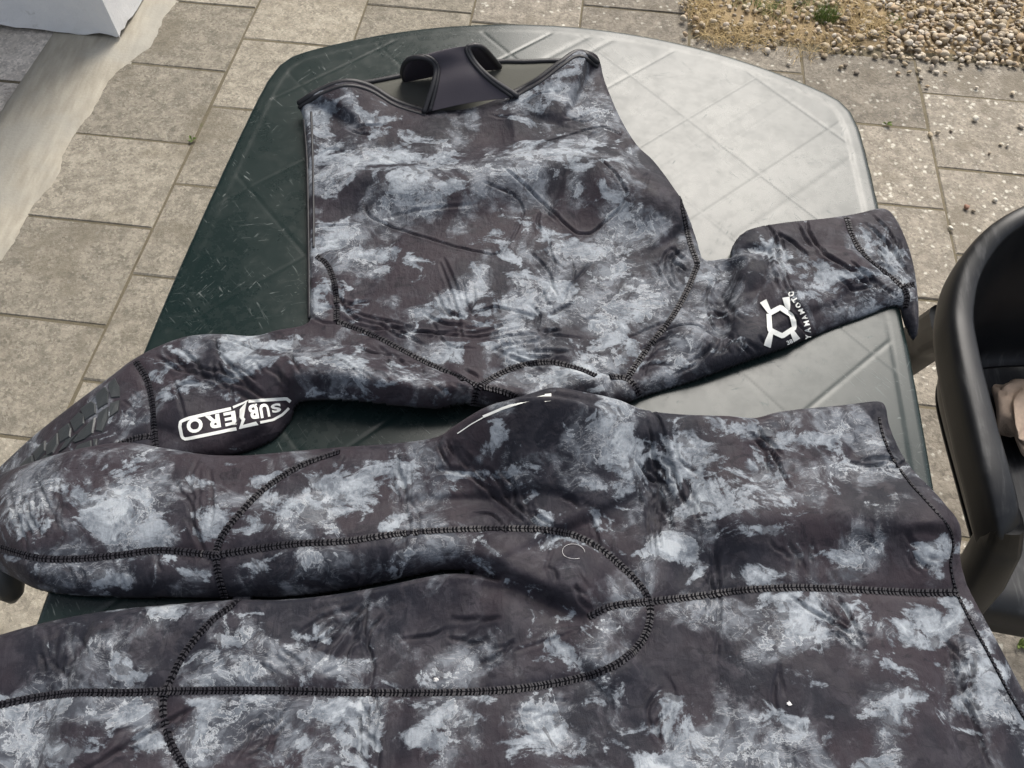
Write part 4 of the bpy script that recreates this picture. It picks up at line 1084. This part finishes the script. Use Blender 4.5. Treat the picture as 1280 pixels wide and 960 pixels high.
T_TONES = [(60, 600, 24, 12, .6), (30, 640, 36, 36, .6), (152, 640, 40, 40, .9), (100, 612, 24, 14, .6), (195, 672, 46, 16, .95), (242, 602, 28, 8, .7), (262, 662, 16, 22, .85), (330, 602, 26, 12, .6), (372, 632, 56, 16, .95), (440, 622, 46, 22, .95), (500, 600, 26, 22, .8), (562, 600, 26, 16, .6), (452, 580, 40, 6, .6), (350, 662, 36, 6, .65), (482, 647, 46, 9, .7),
 (560, 690, 56, 7, .6), (242, 720, 13, 11, .75), (122, 717, 56, 13, .6), (60, 717, 26, 13, .5), (402, 697, 46, 8, .5), (332, 712, 26, 9, .5), (711, 540, 8, 12, .65), (768, 540, 24, 36, 1.05), (782, 592, 26, 18, .8), (732, 605, 28, 8, .95), (622, 540, 8, 14, .6), (642, 592, 20, 5, .6), (746, 645, 18, 12, .6), (652, 640, 26, 16, .4),
 (862, 562, 32, 28, 1.05), (835, 602, 16, 26, .7), (842, 682, 22, 12, .95), (932, 542, 18, 8, .75), (962, 602, 56, 22, .85), (1002, 622, 56, 8, .75), (922, 632, 46, 16, .65), (1002, 552, 36, 12, .7), (1062, 532, 18, 6, .75), (1092, 592, 36, 6, .65), (1002, 692, 36, 13, .75), (1060, 690, 28, 24, .85), (1170, 712, 11, 24, 1.), (1092, 702, 26, 8, .5), (962, 662, 36, 7, .65), (960, 722, 46, 12, .75),
 (1000, 768, 56, 24, .95), (1042, 792, 26, 18, .8), (1152, 780, 33, 30, 1.05), (870, 770, 16, 9, .85), (1112, 802, 13, 26, .85), (1082, 842, 13, 18, .75), (1122, 862, 36, 24, .9), (1112, 895, 22, 36, .95), (1232, 802, 16, 18, .85), (1232, 842, 36, 13, .95), (1222, 882, 36, 16, .85), (1002, 840, 46, 26, .5), (962, 810, 22, 8, .7), (982, 902, 46, 22, .65), (892, 852, 26, 8, .6), (858, 912, 36, 36, .95), (832, 952, 36, 18, .85), (932, 952, 36, 18, .85), (662, 902, 26, 16, .95), (692, 922, 56, 12, .85), (762, 872, 26, 8, .6), (640, 932, 18, 18, .65), (742, 822, 28, 12, .5), (720, 800, 26, 16, .55),
 (40, 842, 16, 8, .45), (130, 802, 16, 5, .65), (152, 832, 10, 12, .95), (182, 842, 9, 7, .85), (62, 890, 36, 12, .85), (32, 922, 26, 18, .85), (62, 942, 46, 18, .85), (172, 902, 22, 24, .85), (182, 932, 18, 18, .8), (222, 762, 36, 7, .65), (292, 832, 36, 22, 1.05), (268, 852, 26, 8, .8), (382, 800, 16, 13, .55), (362, 842, 36, 8, .65), (432, 832, 36, 16, .75), (402, 790, 9, 18, .6), (272, 892, 36, 18, .85), (312, 882, 26, 12, .85), (262, 912, 22, 18, .75), (332, 902, 18, 9, .65), (422, 892, 28, 18, .95), (452, 882, 36, 16, .85), (462, 912, 16, 28, .85), (382, 932, 18, 9, .85), (342, 946, 26, 9, .75), (522, 932, 26, 16, .85), (562, 892, 56, 12, .75), (602, 872, 26, 8, .5), (522, 852, 56, 9, .5),
 (600, 560, 30, 18, .35), (650, 600, 30, 16, .4), (690, 575, 14, 30, -.3), (1120, 660, 50, 12, -.6), (1060, 625, 30, 10, -.5), (540, 770, 60, 30, -.35), (760, 720, 40, 30, -.4), (850, 830, 60, 30, -.5), (1130, 720, 30, 16, -.4), (940, 680, 30, 12, -.4), (60, 830, 40, 20, -.3), (210, 800, 40, 20, -.3), (760, 800, 20, 30, -.3), (600, 650, 50, 10, -.3), (1060, 880, 30, 40, -.4), (920, 800, 40, 30, -.4)]
T_BUMPS += puckers([(820, 600, 16, 70, 78, 12, 55, .0040), (850, 610, 18, 40, 62, 6, 60, .0035), (505, 620, 14, 50, 82, 5, 60, .003), (600, 610, 40, 40, 48, 7, 55, .0035), (670, 650, 40, 20, 35, 5, 45, .003), (960, 570, 20, 30, 60, 5, 50, .0035), (1090, 580, 24, 8, 0, 4, 40, .003), (420, 800, 40, 40, -52, 9, 70, .004), (460, 910, 24, 40, 78, 6, 60, .003), (320, 920, 30, 24, -40, 6, 45, .003), (340, 825, 20, 20, 45, 4, 40, .003),
 (60, 640, 40, 36, 85, 9, 60, .003), (240, 620, 26, 50, 80, 6, 60, .003), (150, 720, 80, 10, 75, 6, 30, .0025), (400, 720, 80, 10, 80, 5, 30, .0025), (90, 820, 60, 25, 78, 6, 50, .0025), (620, 790, 60, 30, -20, 6, 60, .003), (720, 730, 40, 30, 60, 5, 40, .003), (890, 740, 12, 60, 87, 6, 90, .003), (1040, 790, 60, 25, 38, 5, 70, .004), (1200, 860, 14, 60, 70, 5, 80, .004), (1150, 690, 30, 20, 40, 4, 30, .003), (830, 900, 12, 40, 85, 4, 60, .003), (980, 900, 14, 50, 85, 4, 60, .003), (700, 900, 70, 20, 10, 5, 50, .002), (150, 920, 60, 30, -35, 5, 70, .003), (1000, 690, 60, 14, 60, 5, 35, .003)], 43)
T_LOC = np.array([.0, .28, TZ])
trousers = thing('wetsuit_trousers', 'camouflage wetsuit trousers folded sideways across the near half of the table', 'wetsuit', tuple(T_LOC))
TS = Sheet(t_out, .008, .026, T_BUMPS, lift=.004)
TS.build('body', M_CAMO_T, trousers, T_TONES, T_LOC)
for sm in T_SEAMS: seam(TS, sm, trousers, T_LOC)
edge = [(1099, 522), (1104, 545), (1117, 575), (1140, 607), (1167, 637), (1186, 660), (1191, 681), (1188, 705), (1195, 738), (1211, 772), (1234, 815), (1260, 865), (1290, 915)]
seam(TS, edge, trousers, T_LOC, .0026, .0026)
p = Print(TS)
p.bar([(604, 521), (630, 510), (658, 501), (686, 495)], 3.2); p.bar([(572, 542), (588, 531), (604, 522)], 1.2); p.quad((681, 493), (689, 492), (689, 501), (681, 502), 3)
p.build('printed_logo', trousers, T_LOC)

# loose end of the far sleeve hanging over the table side
def hanging_cuff():
    mb = MB(); top = at(4, 700, .70); tip = at(16, 752, .66)
    P = smooth_line(np.array([top+np.array([-.01, .02, .012]), top, tip]), step=.006)
    mb.tube(P-J_LOC, np.interp(np.linspace(0, 1, len(P)), [0, .75, .93, 1], [.017, .015, .011, .004]), 12)
    mb.build('cuff', M_RUBBER, jacket)
hanging_cuff()
# scraps of lint
def lint(S, px, py, s, label, curl=False):
    c = S.hit(px, py); mb = MB()
    if curl:
        q = [c+np.array([s*math.cos(a), s*.8*math.sin(a), 0]) for a in np.linspace(0, 5.2, 12)]
        for p_ in q: p_[2] = S.z_at(p_[:2])+.0012
        mb.tube(smooth_line(np.array(q), step=.001)-c, .00022, 5)
    else:
        v = stone(s, rng)*np.array([1, .8, .5]); v += rng.normal(0, s*.12, v.shape); mb.add(v+np.array([0, 0, s*.2]), [tuple(f) for f in IF])
    o = mb.build('lint', M_LINT); o.location = tuple(c); tag(o, label, 'lint', 'scraps of white lint')
lint(TS, 545, 850, .0028, 'white lint scrap inside the curved seam of the trousers')
lint(TS, 986, 880, .0026, 'white lint scrap on the dark lower right of the trousers')
lint(TS, 717, 690, .011, 'pale curl of thread just inside the curved trouser seam', True)

#CHAIR
# ------------------------------------------------------------------ black plastic tub chair
chair = thing('plastic_chair', 'worn black plastic tub chair standing right beside the table', 'chair', (.868, .52, 0), math.radians(-3))
def chair_parts():
    half_rim = [(-.245, -.205, .600), (-.262, -.17, .640), (-.272, -.08, .655), (-.275, .03, .665), (-.270, .085, .672), (-.252, .14, .690), (-.21, .185, .720), (-.12, .215, .75), (0, .225, .76)]
    half_seat = [(-.205, -.215, .435), (-.205, -.17, .435), (-.205, -.08, .430), (-.205, .03, .425), (-.200, .09, .42), (-.185, .13, .42), (-.14, .165, .42), (-.08, .18, .42), (0, .185, .42)]
    def full(h): h = np.array(h, float); m = h[:-1][::-1].copy(); m[:, 0] *= -1; return np.vstack([h, m])
    R = smooth_line(full(half_rim), step=.018); 
    k = len(R); S0 = full(half_seat); R0 = full(half_rim)
    # same parameter for the seat ring
    s = np.linspace(0, 1, k)
    def par(A): 
        B = smooth_line(A, step=.004); i = np.linspace(0, len(A)-1, k)
        out = []
        Q = np.vstack([2*A[0]-A[1], A, 2*A[-1]-A[-2]])
        for t in i:
            j = min(int(t), len(A)-2); u = t-j; a, b, c, d = Q[j], Q[j+1], Q[j+2], Q[j+3]
            out.append(.5*((2*b)+(-a+c)*u+(2*a-5*b+4*c-d)*u*u+(-a+3*b-3*c+d)*u**3))
        return np.array(out)
    k = 81; R = par(R0); S_ = par(S0)
    T = np.gradient(R, axis=0); out = np.stack([-T[:, 1], T[:, 0]], 1); out /= np.linalg.norm(out, axis=1)[:, None]
    if out[k//2, 1] < 0: out = -out
    V = []; m = 0
    for i in range(k):
        o = np.array([out[i, 0], out[i, 1], 0]); up = np.array([0, 0, 1.])
        e = abs(2*i/(k-1)-1)                       # 1 at the arm ends, 0 at the middle of the back
        wtop = .031*(1-.45*(1-e))
        prof = [S_[i]+o*-.02+up*-.004, S_[i]+up*.004, S_[i]+o*.012+up*.03, S_[i]*.6+R[i]*.4+o*-.004, R[i]+o*-.006+up*-.05, R[i]+o*-.001+up*-.010, R[i]+o*.001+up*-.001, R[i]+o*.004, R[i]+o*wtop*.5+up*.0015, R[i]+o*(wtop-.004),
                R[i]+o*wtop+up*-.0015, R[i]+o*(wtop+.004)+up*-.008, R[i]+o*(wtop+.005)+up*-.026, R[i]+o*(wtop+.004)+up*-.052]
        m = len(prof); V += prof
    Fs = [(i*m+q, i*m+q+1, (i+1)*m+q+1, (i+1)*m+q) for i in range(k-1) for q in range(m-1)]
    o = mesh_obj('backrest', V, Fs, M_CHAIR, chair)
    md = o.modifiers.new('s', 'SOLIDIFY'); md.thickness = .004; md.offset = 0
    sb = o.modifiers.new('b', 'SUBSURF'); sb.levels = 1; sb.render_levels = 1
    # seat pan
    V, Fs = [], []; n = 22; h = k//2
    for j in range(h+1):
        a = S_[j]; b = S_[k-1-j]
        for i in range(n+1):
            t = i/n; p_ = a*(1-t)+b*t
            dish = .012*math.sin(math.pi*t)*min(1, j/8+.3)
            V.append((p_[0], p_[1], p_[2]-.002-dish))
    for j in range(h):
        for i in range(n): q = j*(n+1)+i; Fs.append((q, q+1, q+n+2, q+n+1))
    # front roll and apron
    base = len(V)
    fr_ = [(0, 0), (-.012, -.003), (-.022, -.012), (-.027, -.03), (-.028, -.075)]
    for (dy, dz) in fr_:
        for i in range(n+1):
            t = i/n; p_ = S_[0]*(1-t)+S_[k-1]*t; dish = .012*math.sin(math.pi*t)*.3
            V.append((p_[0]*1.12, p_[1]+dy-.02*math.sin(math.pi*t), p_[2]-.002-dish+dz))
    for r_ in range(len(fr_)-1):
        for i in range(n): q = base+r_*(n+1)+i; Fs.append((q, q+n+1, q+n+2, q+1))
    for i in range(n): Fs.append((i, base+i, base+i+1, i+1))
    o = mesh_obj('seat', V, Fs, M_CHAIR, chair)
    md = o.modifiers.new('s', 'SOLIDIFY'); md.thickness = .004; md.offset = 0
    # legs: flaring channels running from the arm ends / back to the floor
    def leg(rows):
        V = []; n = 16
        for (x, y, z, wx, wy) in rows:
            for q in range(n):
                a = 2*math.pi*q/n; c, s_ = math.cos(a), math.sin(a)
                V.append((x+wx*math.copysign(abs(c)**.6, c), y+wy*math.copysign(abs(s_)**.6, s_), z))
        Fs = [(i*n+q, i*n+(q+1) % n, (i+1)*n+(q+1) % n, (i+1)*n+q) for i in range(len(rows)-1) for q in range(n)]
        Fs += [tuple(range(n)), tuple((len(rows)-1)*n+q for q in range(n-1, -1, -1))]
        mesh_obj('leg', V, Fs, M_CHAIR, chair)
    for sx in (-1, 1):
        leg([(sx*x, y, z, wx, wy) for x, y, z, wx, wy in [(.268, -.188, .618, .020, .022), (.264, -.205, .590, .024, .026), (.252, -.222, .52, .026, .028), (.242, -.228, .44, .030, .032), (.248, -.236, .30, .026, .026), (.262, -.25, 0, .020, .022)]])
        leg([(sx*x, y, z, wx, wy) for x, y, z, wx, wy in [(.235, .13, .56, .03, .04), (.225, .17, .46, .028, .034), (.225, .20, .30, .026, .028), (.235, .235, 0, .020, .022)]])
chair_parts()
# beige fleece cloth lying on the seat
def cloth():
    V, Fs = [], []; n, m = 60, 44
    for i in range(n+1):
        t = i/n
        for q in range(m):
            a = 2*math.pi*q/m
            r = .060*(1+.20*math.sin(2*a+5*t)+.13*math.sin(5*a+6*t+1)+.07*math.sin(9*a-8*t))*math.sin(math.pi*(.05+.90*t))**.42
            r -= .016*math.exp(-((math.sin(a-2.3-1.5*t)-.2)/.12)**2)+.010*math.exp(-((math.sin(a*1.5-.8+3*t))/.12)**2)
            z = .034+.60*r*math.sin(a)+.006*math.sin(17*t+2*a)
            V.append((-.10+.20*t+.008*math.sin(3*a), r*math.cos(a)+.015*math.sin(8*t), max(z, .001)))
    for i in range(n):
        for q in range(m): Fs.append((i*m+q, i*m+(q+1) % m, (i+1)*m+(q+1) % m, (i+1)*m+q))
    Fs += [tuple(range(m-1, -1, -1)), tuple(n*m+q for q in range(m))]
    pos = at(1283, 520, .45)
    o = mesh_obj('cloth', V, Fs, M_CLOTH, loc=(pos[0]+.058, pos[1]+.012, .418)); o.rotation_euler = (0, 0, .5)
    tag(o, 'crumpled beige pink fleece cloth lying on the black chair seat', 'cloth')
cloth()
